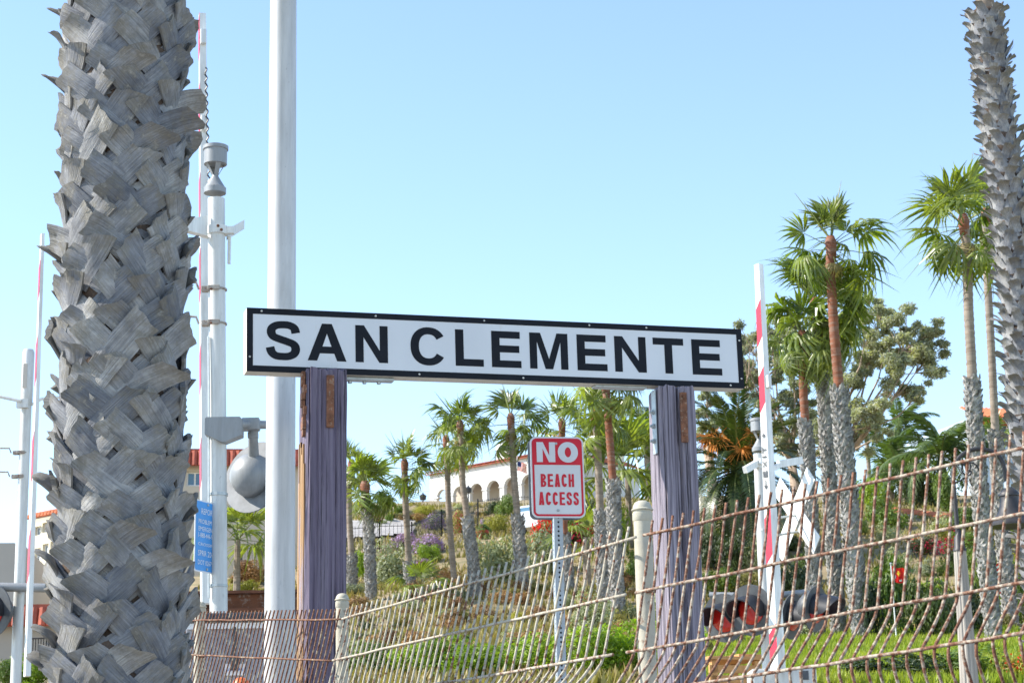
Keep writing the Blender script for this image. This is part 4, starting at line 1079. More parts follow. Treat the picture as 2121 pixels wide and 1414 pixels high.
for (u, v) in [(.07, H - .014), (.62, H - .014), (1.16, H - .014), (1.70, H - .014), (2.0, H - .014), (.014, .07), (LEN - .014, .05), (LEN - .014, H - .06), (.83, .014), (1.35, .014), (LEN * .97, .014)]:
    b = MB(); b.lathe(BL + ex * u + ey * v + nx * .004, [(.0055, 0), (.004, .003), (.0001, .0035)], 8, (ex, ey, nx)); b.build('screw', M_bolt, st)

def timber_post(cx0, zb_, ztop, w, d, mat, seed, crack, notch=None):
    "square timber with checks and a worn top; returns a mesh builder. cx0 = front-face centre at height 0"
    rd = random.Random(seed); b = MB(); per = []; m_ = 17; rnd = .016
    hw, hd = w / 2, d / 2
    for s_ in range(4):
        for i in range(m_):
            t_ = (i + .5) / m_ * 2 - 1
            x, y = [(t_ * hw, -hd), (hw, t_ * hd), (-t_ * hw, hd), (-hw, -t_ * hd)][s_]
            k = abs(t_)
            if k > .86: f_ = (k - .86) / .14; x *= 1 - rnd / hw * f_ * (1 if s_ % 2 else .4); y *= 1 - rnd / hd * f_ * (.4 if s_ % 2 else 1)
            per.append((x, y, s_))
    n = len(per); rows = 46
    dep = [abs(rd.gauss(0, crack * .9)) if rd.random() < .42 else rd.uniform(0, .002) for _ in range(n)]
    for i in ((7, 8, 9) if crack > .0135 else (12,)): dep[i] = crack * 2.2
    ph = [rd.uniform(0, 50) for _ in range(n)]
    vs = []; fs = []
    for r_ in range(rows):
        f_ = r_ / (rows - 1); z = lerp(zb_, ztop, f_ ** .8)
        for i, (x, y, s_) in enumerate(per):
            on = max(0, noise.noise(Vector((ph[i], z * 1.3, 1.0))) + .35)
            k = dep[i] * on * 2 + .0025 * noise.noise(Vector((ph[i], z * 6, 3)))
            sc = 1 - k / hw; zz = z
            if r_ == rows - 1: zz += rd.uniform(-.022, .006); sc *= .985
            q = cx0 + ex * (x * sc) - nx * (y * sc + hd); q.z = zz + (cx0.z * 0); vs.append(q)
    for r_ in range(rows - 1):
        for i in range(n): j = (i + 1) % n; fs.append((r_ * n + i, r_ * n + j, (r_ + 1) * n + j, (r_ + 1) * n + i))
    fs.append(tuple((rows - 1) * n + i for i in range(n)))
    b.add(vs, fs); return b
def post_at(px, py, w, proud):
    u, v = on_sign(px, py); return BL + ex * u + nx * proud, v
for (px, py, w, mt, seed, crack, rustx) in ((670, 772, .196, M_post_l, 3, .010, .012), (1389, 798, .186, M_post_r, 8, .014, .022)):
    c, v = post_at(px, py, w, .10); zt_ = (BL + ey * (v + .006)).z
    c.z = 0
    tb = timber_post(c, gl - .3, zt_, w, .20, mt, seed, crack)
    po = tb.build('post', mt, st, False)
    u_, v_ = 0, zt_
    b = MB(); b.box(Vector((c.x, c.y, zt_ - .16)) + ex * rustx + nx * .006, (.036, .012, .25), (ex, -nx, Z), .003); b.build('iron_plate', M_rustplate, po)
    for k in (-.09, .10):
        b = MB(); b.lathe(Vector((c.x, c.y, zt_ - .16 + k)) + ex * rustx + nx * .012, [(.009, 0), (.008, .006), (.0001, .008)], 7, (ex, Z, nx)); b.build('bolt', M_rustplate, po)
    if seed == 3:
        b = MB(); rd = random.Random(4)
        q0 = Vector((c.x, c.y, zt_ - .03)) - ex * (w / 2 + .006) - nx * .045
        for i in range(9): b.box(q0 - Z * (.034 * i) + ex * rd.uniform(-.006, .004), (.018, .05 * rd.uniform(.7, 1.2), .036 * rd.uniform(.8, 1.2)), (ex, -nx, Z), .003)
        b.build('flaking_strap', M_rustplate, po)
        b = MB(); zz_ = zt_ - .30
        for i in range(7):
            y_ = .03 + .145 * (i + .5) / 7; top_ = zt_ - .30 - abs(rd.gauss(0, .05)) - (.12 if i in (0, 5) else 0)
            b.box(Vector((c.x, c.y, (top_ + gl - .2) / 2)) - ex * (w / 2 + rd.uniform(.0, .004)) - nx * y_, (.008, .0185, top_ - gl + .2), (ex, -nx, Z), .002)
        b.build('bare_side', M_oldwood, po)
    else:
        b = MB(); q0 = Vector((c.x, c.y, zt_ - .02)) - ex * (w / 2 + .005) - nx * .085
        b.box(q0 - Z * .15, (.006, .055, .32), (ex, -nx, Z), .002)
        b.build('bracket', M_galv, po)
        for k in (.10, .17, .245):
            b = MB(); b.lathe(q0 - Z * k - ex * .003, [(.013, 0), (.012, .012), (.007, .013), (.006, .022), (.0001, .023)], 6, (nx, Z, -ex)); b.build('bolt', M_galv, po)
b = MB(); q = on_sign(768, 790)[0]; b.box(BL + ex * q - nx * .05 - ey * .010, (.24, .05, .016), (ex, -nx, ey), .003); b.build('mounting_bar', M_galv, st)
for k in (-.09, -.02, .05):
    b = MB(); b.lathe(BL + ex * (q + k) - nx * .05 - ey * .018, [(.010, 0), (.010, .012), (.0001, .014)], 6, (ex, nx, -ey)); b.build('bolt', M_galv, st)
b = MB(); q = on_sign(1290, 806)[0]; b.box(BL + ex * q - nx * .05 - ey * .006, (.27, .06, .010), (ex, -nx, ey), .002); b.build('mounting_bar', M_galv, st)

# ------------------------------------------------------------------ galvanised pole
def M_pole(name, c, streak=(.62, .62, .60)):
    mt, nt, b, _ = new_mat(name)
    f = pos_noise(nt, 4, (6, 6, .5), 5, .65); g = pos_noise(nt, 30, (1, 1, .4), 4, .7); e = pos_noise(nt, 2.2, (1.5, 1.5, .5), 4, .7)
    cc = ramp(nt, f, [(.3, tuple(q * .82 for q in c)), (.7, tuple(min(1, q * 1.12) for q in c))])
    k = ramp(nt, g, [(.62, (0, 0, 0)), (.78, (.5, .5, .5))]); cc = mixc(nt, k, cc, tuple(q * .55 for q in c))
    k = ramp(nt, e, [(.52, (0, 0, 0)), (.80, (.6, .6, .6))]); cc = mixc(nt, k, cc, (.30, .27, .23))
    sc = pos_noise(nt, 55, (1, 1, .5), 3, .8); k = ramp(nt, sc, [(.66, (0, 0, 0)), (.72, (.6, .6, .6))]); cc = mixc(nt, k, cc, tuple(q * .5 for q in c))
    nt.links.new(cc, b.inputs['Base Color']); b.inputs['Roughness'].default_value = .5; b.inputs['Metallic'].default_value = .15; return mt
M_pole1 = M_pole('galvanised steel', (.53, .53, .525)); M_mast = M_pole('white mast paint', (.60, .60, .57)); M_sig = M_pole('light grey signal paint', (.27, .28, .285))
M_white = M_pole('white gate paint', (.74, .74, .70)); M_redtape = M_plain('red reflective tape', (.62, .03, .06), .4, var=.15, scale=9)
M_darkgrey = M_plain('dark grey signal paint', (.075, .08, .085), .5, var=.25, scale=9); M_blackp = M_plain('black signal paint', (.022, .024, .03), .45, var=.3, scale=9)
lo_ = P(578.5, 1414, 10.4); hi_ = P(587, 0, 10.4); ax = (hi_ - lo_).normalized(); g = lo_ - ax * ((lo_.z - zt(lo_.x, 10.4)) / ax.z); tp = hi_ + ax * 1.2
gp = thing('galvanised_pole', 'thick galvanised steel pole rising past the left end of the station sign', 'pole', g)
b = MB(); b.tube([g - ax * .1, g.lerp(tp, .3), g.lerp(tp, .6), tp], [.084, .0805, .077, .073], 28); b.build('shaft', M_pole1, gp, True)
b = MB(); b.lathe(tp, [(.078, -.03), (.078, .0), (.05, .035), (.001, .045)], 20); b.build('cap', M_pole1, gp, True)
b = MB(); b.lathe(g, [(.17, 0), (.17, .02), (.10, .03), (.095, .12)], 20); b.build('base_flange', M_pole1, gp, True)

# ------------------------------------------------------------------ crossing masts
M_clamp = M_plain('weathered clamp', (.36, .32, .27), .6, .2, var=.25, scale=20, dirt=(.22, .10, .06), dirt_at=(.5, .65))
XA = Vector((1, 0, 0)); YA = Vector((0, 1, 0))
def mast_shaft(t, pts, r, mat):
    b = MB(); b.tube(pts, r, 22); return b.build('mast', mat, t, True)
def cup_cap(t, top, r, ax=Z):
    "junction cup on three struts above a cone collar"
    b = MB(); b.lathe(top - Z * (r * 5.0), [(r * 1.12, 0), (r * 1.12, r * .55), (r * .98, r * .7), (r * .35, r * 1.75), (r * .30, r * 1.9)], 18); o = b.build('cone_collar', M_sig, t, True)
    b = MB()
    for k in range(4):
        a = k * math.pi / 2 + .5; d_ = Vector((math.cos(a), math.sin(a), 0)); s_ = Vector((-d_.y, d_.x, 0))
        q0 = top - Z * (r * 3.2) + d_ * r * .22; q1 = top - Z * (r * 1.75) + d_ * r * 1.02
        b.add([q0 - s_ * r * .22, q0 + s_ * r * .22, q1 + s_ * r * .28, q1 - s_ * r * .28, q1 + s_ * r * .28 + Z * r * .4, q1 - s_ * r * .28 + Z * r * .4], [(0, 1, 2, 3), (3, 2, 4, 5)])
    b.build('strut', M_sig, t)
    b = MB(); b.lathe(top - Z * (r * 1.95), [(r * .9, 0), (r * 1.16, 0), (r * 1.16, r * 1.5), (r * 1.28, r * 1.55), (r * 1.28, r * 1.9), (r * 1.1, r * 1.96), (.001, r * 1.97)], 20); b.build('cup', M_sig, t, True)
def clamp(t, c, r, mat=None, arm=None):
    b = MB(); b.lathe(c, [(r + .002, -.006), (r + .006, -.006), (r + .006, .006), (r + .002, .006)], 20)
    b.box(c + Vector((-r - .02, -.02, 0)), (.06, .05, .04), None, .006); b.box(c + Vector((-r * .3, -r - .010, 0)), (.085, .022, .032), None, .005)
    if arm: b.tube([c + Vector((-r - .07, -.02, 0)), c + Vector((-r - .09, -.02, .05)), c + Vector((-r - arm, -.02, .055))], .009, 6)
    b.build('clamp', mat or M_clamp, t)
def flasher(t, c, n, rdisc=.25, mat_disc=None, back=None, lens=True, hood=.30, hs=1.0):
    "crossing light: backing disc, bell housing behind, lens and hood in front; n = way it faces"
    n = Vector(n).normalized(); s_ = Z.cross(n).normalized(); u = n.cross(s_); A_ = (s_, u, n)
    b = MB(); b.lathe(c, [(.001, -.008), (rdisc, -.008), (rdisc, .004), (.001, .004)], 40, A_); o = b.build('backing_disc', mat_disc or M_darkgrey, t)
    b = MB(); b.lathe(c - n * .009, [(.175 * hs, 0), (.172 * hs, -.06 * hs), (.15 * hs, -.12 * hs), (.10 * hs, -.165 * hs), (.04 * hs, -.185 * hs), (.001, -.19 * hs)], 24, A_); b.build('housing', back or M_darkgrey, o, 'all')
    if lens:
        b = MB(); b.lathe(c + n * .006, [(.15, 0), (.148, .012), (.10, .032), (.001, .042)], 24, A_); b.build('lens', M_lens, o, 'all')
        b = MB(); k = 22; vs = []; fs = []
        for i in range(k + 1):
            a = R(-20 + 220 * i / k); ln = hood * (0.35 + .65 * max(0, math.sin(R(180 * i / k))) ** .6)
            for (rr, zz) in ((.165, .004), (.172, ln), (.160, ln), (.153, .004)):
                vs.append(c + s_ * (rr * math.cos(a)) + u * (rr * math.sin(a)) + n * zz - u * (.10 * zz))
        for i in range(k):
            for j in range(4): fs.append((i * 4 + j, i * 4 + (j + 1) % 4, (i + 1) * 4 + (j + 1) % 4, (i + 1) * 4 + j))
        fs += [(0, 1, 2, 3), tuple(k * 4 + j for j in (3, 2, 1, 0))]
        b.add(vs, fs); b.build('hood', M_blackp, o, True)
    return o
mt_, nt_, b_, _ = new_mat('red signal lens'); M_lens = mt_
nt_.links.new(ramp(nt_, pos_noise(nt_, 20), [(.3, (.42, .010, .007)), (.7, (.58, .022, .012))]), b_.inputs['Base Color']); b_.inputs['Roughness'].default_value = .12
b_.inputs['Coat Weight'].default_value = .5
def gate_arm(name, label, pts, w, dpt, stripes, front, group=None, lamps=()):
    "tapered barrier arm: three points up its middle; stripes as fractions; front = way the broad face looks"
    a, c = pts; d_ = (c - a); L = d_.length; d_.normalize(); n = Vector(front); n = (n - d_ * n.dot(d_)).normalized(); s_ = d_.cross(n).normalized()
    if s_.x < 0: s_ = -s_
    t = thing(name, label, 'barrier', a, group)
    b = MB(); vs = []
    for f_, k in ((0, 1.0), (1, .62)):
        q = a + d_ * (L * f_)
        for (i, j) in ((-1, -1), (1, -1), (1, 1), (-1, 1)): vs.append(q + s_ * (i * w * k / 2) + n * (j * dpt * k / 2))
    b.add(vs, [(3, 2, 1, 0), (4, 5, 6, 7), (0, 1, 5, 4), (1, 2, 6, 5), (2, 3, 7, 6), (3, 0, 4, 7)]); b.build('arm', M_white, t)
    for (f0, f1) in stripes:
        b = MB(); vs = []; sl = w * .9 / L
        for f_, off, i in ((f0, 0, -1), (f0 + sl, 0, 1), (f1 + sl, 0, 1), (f1, 0, -1)):
            k = 1 - .38 * f_; vs.append(a + d_ * (L * f_) + s_ * (i * w * k * .47) + n * (dpt * k / 2 + .003))
        b.add(vs, [(0, 1, 2, 3)]); b.build('stripe', M_redtape, t)
    for f_ in lamps:
        k = 1 - .38 * f_; q = a + d_ * (L * f_) + s_ * (w * k / 2 + .02)
        b = MB(); b.box(q, (.045, .05, .13), (s_, n, d_), .008); b.build('arm_lamp', M_white, t)
    return t, a, d_, L, s_, n

# tall mast beside the big palm
Y1 = 13.5; c_top = P(447, 303, Y1); c_bot = P(453, 1300, Y1); ax = (c_top - c_bot).normalized(); g = c_bot - ax * ((c_bot.z - zt(c_bot.x, Y1)) / ax.z)
r1 = .0605
m1 = thing('crossing_mast', 'tall white crossing signal mast between the big palm and galvanised pole', 'signal mast', g)
sh_top = P(448, 412, Y1); mast_shaft(m1, [g, g.lerp(sh_top, .5), sh_top], r1, M_mast); cup_cap(m1, c_top, .0715)
b = MB(); b.lathe(g, [(.2, 0), (.2, .03), (.11, .05), (.10, .25), (r1 + .005, .3)], 18); b.build('base', M_sig, m1, True)
q = P(450, 478, Y1)
b = MB(); b.lathe(q, [(r1 + .002, -.03), (r1 + .014, -.03), (r1 + .014, .03), (r1 + .002, .03)], 20); b.build('collar', M_white, m1, True)
b = MB(); b.add([q + Vector((-r1, -.05, .10)), q + Vector((-r1, -.05, -.05)), q + Vector((-.20, -.28, -.07)), q + Vector((-.20, -.28, .0)), q + Vector((-r1, .05, -.05)), q + Vector((-.24, -.24, -.07))], [(0, 1, 2, 3), (1, 4, 5, 2)])
b.add([q + Vector((r1, .04, .02)), q + Vector((r1, .04, -.06)), q + Vector((.17, .16, .06)), q + Vector((.17, .16, .13))], [(0, 1, 2, 3)])
b.box(q + Vector((r1 + .03, .0, .0)), (.06, .05, .05)); b.box(q + Vector((r1 + .02, .05, -.13)), (.02, .03, .2)); b.build('bracket', M_white, m1)
clamp(m1, P(451, 600, Y1), r1, None, .14); clamp(m1, P(451, 671, Y1), r1, None, .16)
b = MB(); b.tube([P(440, 700, Y1) + Vector((-.02, -.05, 0)), P(441, 800, Y1) + Vector((-.02, -.055, 0)), P(441, 1240, Y1) + Vector((-.02, -.055, 0))], .008, 6); b.build('conduit', M_galv, m1)
for (px, py) in ((455, 474), (462, 482), (441, 604), (441, 674)):
    b = MB(); b.lathe(P(px, py, Y1) + Vector((0, -r1 - .012, 0)), [(.011, 0), (.011, .008), (.006, .009), (.006, .018), (.001, .019)], 6, (XA, Z, -YA)); b.build('bolt', M_rustplate, m1)
# junction box, crossarm and the light seen from behind
q = P(471, 890, Y1); b = MB()
ln = [(-.13, .07), (.10, .07), (.115, .055), (.115, -.06), (0, -.105), (-.02, -.105), (-.14, -.05), (-.14, .06)]
vs = [q + Vector((x, -.115, z)) for x, z in ln] + [q + Vector((x, .0, z)) for x, z in ln]; k = len(ln)
b.add(vs, [tuple(range(k - 1, -1, -1)), tuple(range(k, 2 * k))] + [(i, (i + 1) % k, k + (i + 1) % k, k + i) for i in range(k)]); b.build('junction_box', M_sig, m1)
b = MB(); a0 = P(495, 882, Y1) + Vector((0, -.06, 0)); a1 = P(600, 880, Y1 + .35)
b.tube([a0, a0.lerp(a1, .5), a1], [.034, .03, .028], 12); b.box(a0.lerp(a1, .25), (.12, .09, .085), None, .008); b.build('crossarm', M_sig, m1, True)
fc = P(524, 980, Y1 + .2)
flasher(m1, fc + Vector((.0, .10, -.01)), (.50, .84, -.20), .265, M_plain('mid grey signal paint', (.15, .155, .16), .55, var=.3, scale=9), M_sig, True, .28, .9)
b = MB(); hq = P(524, 905, Y1 + .1); b.tube([a0.lerp(a1, .32) - Z * .03, hq, fc + Vector((0, .02, .12))], [.03, .035, .04], 10); b.box(hq + Z * .012, (.07, .07, .045), None, .008); b.build('hanger', M_sig, m1, True)
M_bluesign = M_plain('blue sign film', (.06, .30, .68), .35, var=.12, scale=5); M_letw = M_plain('white lettering', (.8, .8, .8), .5, var=.05)
# blue notice plate on the mast, turned almost edge on
s0 = P(415, 1118, Y1 - .12); s1 = P(443, 1105, Y1 - .02)
dirn = Vector((.42, .907, 0)).normalized(); nn = Vector((-dirn.y, dirn.x, 0)); nn = nn if nn.y < 0 else -nn
pc = P(428, 1112, Y1 - .1); e1 = Vector((nn.y * -1, nn.x, 0)).normalized(); e1 = e1 if e1.x > 0 else -e1
hw_, hh_ = .15, .245
bl = thing('notice_plate', 'blue railway notice plate on the tall mast seen nearly edge on', 'sign', pc - Z * hh_)
def rrect(w, h, r, n=5): return [(sx * (w - r) + r * math.cos(R(a0_ + 90 * i / n)), sy * (h - r) + r * math.sin(R(a0_ + 90 * i / n))) for (sx, sy, a0_) in ((1, 1, 0), (-1, 1, 90), (-1, -1, 180), (1, -1, 270)) for i in range(n + 1)]
nn = e1.cross(Z); 
if nn.y > 0: nn = -nn; 
exs = Z.cross(nn).normalized()
b = MB(); b.poly([rrect(hw_, hh_, .025)], pc, exs, Z, .004); b.build('plate', M_letw, bl)
b = MB(); b.poly([rrect(hw_ - .010, hh_ - .010, .018)], pc + nn * .0045, exs, Z, .001); b.build('blue_field', M_bluesign, bl)
for s_, zz, hh in (('REPORT', .15, .04), ('PROBLEM OR', .085, .03), ('EMERGENCY', .035, .03), ('1-888-446-9721', -.01, .032), ('CROSSING', -.065, .02), ('SPRR 204.0', -.135, .038), ('DOT 026796P', -.195, .032)):
    small_text(s_, pc + Z * zz + nn * .0068, exs, Z, hh, M_letw, bl, .22 if len(s_) > 6 else .16)
for zz in (.22, -.22):
    b = MB(); b.lathe(pc + Z * zz + nn * .006, [(.01, 0), (.008, .006), (.001, .007)], 8, (exs, Z, nn)); b.build('bolt', M_galv, bl)
for py in (1024, 1213):
    b = MB(); b.lathe(P(452, py, Y1), [(r1 + .001, -.009), (r1 + .006, -.009), (r1 + .006, .009), (r1 + .001, .009)], 20); b.build('strap', M_galv, bl)
gate_arm('gate_arm', 'raised red and white gate arm behind the big palm and tall mast', (P(428, 1250, 15.6), P(419, 30, 15.6)), .10, .085, [(.18, .25), (.335, .405), (.49, .57), (.63, .70), (.77, .86), (.915, .985)], (-.95, -.3, 0), 'raised gate arms', (.955, .80))
cb = thing('cable', 'dark coiled cable hanging along the raised gate arm by the big palm', 'cable', P(430, 260, 15.5))
pts = [P(426 + 2.5 * math.sin(i * 1.3) + i * .1, 140 + 3.6 * i, 15.52) for i in range(70)]
b = MB(); b.tube(pts, .007, 5); b.build('coil', M_blackp, cb)

# far-left mast and arm
Y2 = 20.0; r2 = .054
c_top = P(59, 726, Y2); c_bot = P(33, 1400, Y2); ax = (c_top - c_bot).normalized(); g = c_bot - ax * ((c_bot.z - zt(c_bot.x, Y2)) / ax.z)
m2 = thing('crossing_mast', 'white crossing mast at the far left edge beside a raised gate arm', 'signal mast', g)
mast_shaft(m2, [g, g.lerp(c_top, .5), c_top - ax * .55], r2, M_mast)
b = MB(); b.lathe(c_top - ax * .58, [(r2 * 1.05, 0), (r2 * 1.12, .02), (r2 * 1.12, .56), (r2 * .9, .59), (.001, .6)], 18); b.build('sleeve_cap', M_mast, m2, True)
b = MB(); b.box(c_top - ax * .28 + Vector((-.012, -r2 * 1.12, 0)), (.045, .012, .26), None, .005); b.build('slot', M_loggia, m2)
q = P(54, 838, Y2); b = MB(); b.box(q + Vector((-.02, -.06, 0)), (.12, .05, .09)); b.tube([q + Vector((-.03, -.09, .02)), q + Vector((-.25, -.1, .07))], .018, 8); b.tube([q + Vector((.06, 0, 0)), q + Vector((.16, 0, .06)), q + Vector((.36, 0, .075))], .016, 8); b.build('bracket', M_white, m2)
clamp(m2, P(49, 938, Y2), r2, None, .35); clamp(m2, P(46, 987, Y2), r2, None, .35)
q0 = P(-40, 1217, Y2); q1 = P(100, 1220, Y2); b = MB(); b.tube([q0 + Vector((0, -.12, 0)), q1 + Vector((0, -.12, 0))], .045, 12); b.build('crossarm', M_sig, m2, True)
flasher(m2, P(-14, 1265, Y2 - .15), (-.55, -.83, -.05), .255, M_darkgrey, M_darkgrey, True)
gate_arm('gate_arm', 'raised white gate arm leaning across the far left mast', (P(56, 1400, 19.6), P(88, 485, 19.6)), .11, .05, [(.20, .30), (.42, .52), (.64, .74), (.84, .92)], (-.9, -.42, 0), 'raised gate arms')

# right mast with flashing lights, arm and crossbuck
Y3 = 21.0; r3 = .060
c_top = P(1570, 867, Y3); c_bot = P(1592, 1414, Y3); ax = (c_top - c_bot).normalized(); g = c_bot - ax * ((c_bot.z - zt(c_bot.x, Y3)) / ax.z)
m3 = thing('crossing_mast', 'white crossing mast with four red flashing lights right of the right post', 'signal mast', g)
sh_top = P(1572, 940, Y3); mast_shaft(m3, [g, g.lerp(sh_top, .5), sh_top], r3, M_mast); cup_cap(m3, c_top, .072)
b = MB(); b.lathe(g, [(.2, 0), (.2, .03), (.11, .05), (.10, .25), (r3 + .005, .3)], 18); b.build('base', M_sig, m3, True)
q = P(1578, 966, Y3); b = MB()
b.lathe(q, [(r3 + .002, -.03), (r3 + .014, -.03), (r3 + .014, .03), (r3 + .002, .03)], 18)
def bar(b, p0, p1, w, h):
    d_ = (p1 - p0); L = d_.length; d_.normalize(); s_ = Z.cross(d_).normalized(); b.box((p0 + p1) / 2, (L, w, h), (d_, s_, d_.cross(s_)))
bar(b, P(1543, 973, Y3 - .25), P(1575, 955, Y3), .05, .07); bar(b, P(1572, 955, Y3 - .08), P(1600, 962, Y3), .05, .06); bar(b, P(1598, 972, Y3), P(1616, 962, Y3 + .1), .05, .05); bar(b, P(1612, 961, Y3 + .1), P(1660, 953, Y3 + .3), .05, .08)
b.build('bracket', M_white, m3)
for py in (1053, 1098):
    b = MB(); b.lathe(P(1580 + (py - 1053) * .02, py, Y3), [(r3 + .001, -.01), (r3 + .008, -.01), (r3 + .008, .01), (r3 + .001, .01)], 18); b.build('strap', M_mast, m3)
b = MB(); b.tube([P(1470, 1232, Y3 + .1), P(1590, 1234, Y3 - .1), P(1672, 1226, Y3 + .1)], .035, 10); b.build('crossarm', M_sig, m3, True)
flasher(m3, P(1500, 1279, Y3 - .1), (-.60, -.78, -.16), .255); flasher(m3, P(1556, 1263, Y3 - .45), (-.60, -.78, -.16), .265)
flasher(m3, P(1642, 1276, Y3 - .1), (.80, -.58, -.16), .24); flasher(m3, P(1690, 1260, Y3 - .3), (.80, -.58, -.16), .24)
b = MB(); q = P(1618, 1392, Y3 - .3); b.box(q - Z * .45, (.66, .5, .95), None, .02); b.build('gate_mechanism', M_mast, m3)
b = MB(); b.box(q + Vector((.21, -.255, -.05)), (.07, .012, .09)); b.box(q + Vector((.24, -.255, -.33)), (.10, .012, .30)); b.build('label_plate', M_darkgrey, m3)
garm = gate_arm('gate_arm', 'raised red striped gate arm marked EXIT in front of the right mast', (P(1612, 1392, 20.3), P(1571.5, 548, 20.3)), .115, .105, [(.03, .09), (.255, .365), (.625, .715), (.79, .885)], (-.80, -.60, 0), 'raised gate arms', (.70,))
t, a, d_, L, s_, n = garm
f0 = .43
wl = [('>', .10), ('E', .075), ('X', .08), ('I', .022), ('T', .075), ('>', .10)]
pos = a + d_ * (L * .435)
eyv = d_.cross(n).normalized()
for i, (ch, w) in enumerate(wl):
    k = .8; hgt = .062
    exv = -d_; eyy = n.cross(exv).normalized(); o = pos
    if i == 0: b = MB()
    if ch == '>' and i == len(wl) - 1 or ch == '>' and i == 0:
        up_ = i == len(wl) - 1
        e_ = d_ if up_ else -d_; e2 = n.cross(e_).normalized()
        st_ = pos + (Vector((0, 0, 0)) if up_ else d_ * w) - e2 * hgt / 2 + n * (.115 / 2 * .84 + .004)
        b = MB()
        for sh in glyph('>', w, hgt, .015, .015): b.poly(sh, st_, e_, e2, .001)
        b.build('arrow', M_darkgrey, t)
    pos = pos + d_ * (w + .03)
pos = a + d_ * (L * .435 + .13)
e_ = -d_; e2 = n.cross(e_).normalized()
seq = [('T', .07), ('I', .018), ('X', .075), ('E', .07)]
tot = sum(w for _, w in seq) + .03 * 3; cur = pos + d_ * tot
u2 = n.cross(d_).normalized(); cur = pos
for ch, w in [('E', .07), ('X', .075), ('I', .018), ('T', .07)]:
    letter(ch, cur - u2 * .031 + n * (.115 / 2 * .82 + .004), d_, u2, w, .062, .017, .014, M_darkgrey, t, .001); cur = cur + d_ * (w + .03)
# crossbuck
xc = P(1648, 1066, Y3 + .4); nb = Vector((-.93, -.36, 0)).normalized(); sb = Z.cross(nb).normalized()
cbk = thing('crossbuck_sign', 'white crossbuck sign seen obliquely between the right mast and palm trunks', 'sign', xc - Z * .45)
for sg in (1, -1):
    dv = (sb * sg * .72 + Z * .70).normalized(); wv = nb.cross(dv).normalized()
    b = MB(); b.box(xc + nb * (.012 * sg), (1.12, .228, .008), (dv, wv, nb), .002); b.build('blade', M_white, cbk)
b = MB(); b.tube([xc - nb * .03, P(1584, 1075, Y3)], .014, 6); b.tube([xc - nb * .03 - Z * .18, P(1586, 1112, Y3)], .014, 6); b.build('support_rod', M_galv, cbk)
# ------------------------------------------------------------------ cabinet, beam, marker
M_cab = M_plain('grey cabinet paint', (.30, .30, .32), .6, var=.08, scale=3, dirt=(.22, .2, .19), dirt_at=(.6, .85)); M_lid = M_plain('dark cabinet lid', (.05, .06, .075), .55, var=.2, scale=4)
Yc = 12.6; q0 = P(385, 1284, Yc); q1 = P(612, 1284, Yc); zc = (q0.z + q1.z) / 2; zg = zt(q0.x, Yc)
cabn = thing('equipment_cabinet', 'grey railway equipment cabinet with dark lid behind the left mesh panel', 'cabinet', ((q0.x + q1.x) / 2, Yc, zg))
w = q1.x - q0.x; cx = (q0.x + q1.x) / 2
b = MB(); b.box((cx, Yc + .35, (zg + zc) / 2), (w, .7, zc - zg), None, .01); b.build('body', M_cab, cabn)
b = MB(); b.box((cx, Yc + .33, zc + .022), (w + .05, .8, .042), None, .008); b.build('lid', M_lid, cabn)
b = MB(); b.box((cx, Yc - .012, zc - .035), (w * .98, .02, .035)); b.build('drip_strip', M_letw, cabn)
hx = P(486, 1330, Yc).x; b = MB(); b.tube([(hx, Yc - .03, zc - .05), (hx + .01, Yc - .05, zc - .09), (hx, Yc - .05, zc - .22)], .014, 8); b.box((hx + .005, Yc - .03, zc - .27), (.05, .05, .09), None, .01); b.build('handle', M_darkgrey, cabn)
lp_ = P(487, 1386, Yc); b = MB(); b.box((lp_.x, Yc - .008, lp_.z), (.125, .008, .072)); so = b.build('maker_plate', M_letw, cabn)
small_text('SAFETRAN', Vector((lp_.x, Yc - .0135, lp_.z - .01)), XA, Z, .02, M_bluesign, so, .105)
M_rustbeam = M_plain('rusted steel beam', (.13, .05, .025), .9, var=.5, scale=4, dirt=(.36, .31, .27), dirt_at=(.56, .72), bmp=.6)
qa = P(360, 1247, 18); qb = P(640, 1247, 18); bz = qa.z
rb_ = thing('steel_beam', 'rusty steel beam lying behind the grey equipment cabinet', 'beam', (qa.x, 18, bz - .12))
b = MB(); L = qb.x - qa.x
b.box(((qa.x + qb.x) / 2, 18, bz + .075), (L, .2, .025)); b.box(((qa.x + qb.x) / 2, 18, bz - .085), (L, .2, .025)); b.box(((qa.x + qb.x) / 2, 18.0, bz - .005), (L, .025, .13)); b.build('i_section', M_rustbeam, rb_)
for xx in (.15, .85):
    b = MB(); zg2 = zt(qa.x, 18); b.box((lerp(qa.x, qb.x, xx), 18.03, (bz - .1 + zg2) / 2), (.15, .15, bz - .1 - zg2)); b.build('support', M_rustbeam, rb_)
M_orangep = M_plain('orange plastic', (.75, .15, .04), .45, var=.12, scale=12)
oq = P(499, 1420, 12.2); zg2 = zt(oq.x, 12.2)
om = thing('marker_post', 'orange round topped marker in front of the grey cabinet', 'marker', (oq.x, 12.2, zg2))
b = MB(); b.lathe((oq.x, 12.2, oq.z), [(.055, -.12), (.06, -.05), (.058, 0), (.045, .035), (.022, .05), (.001, .054)], 18); b.build('dome', M_orangep, om, 'all')
b = MB(); b.tube([(oq.x, 12.2, zg2 - .05), (oq.x, 12.2, oq.z - .1)], .04, 14); b.build('stem', M_orangep, om, True)

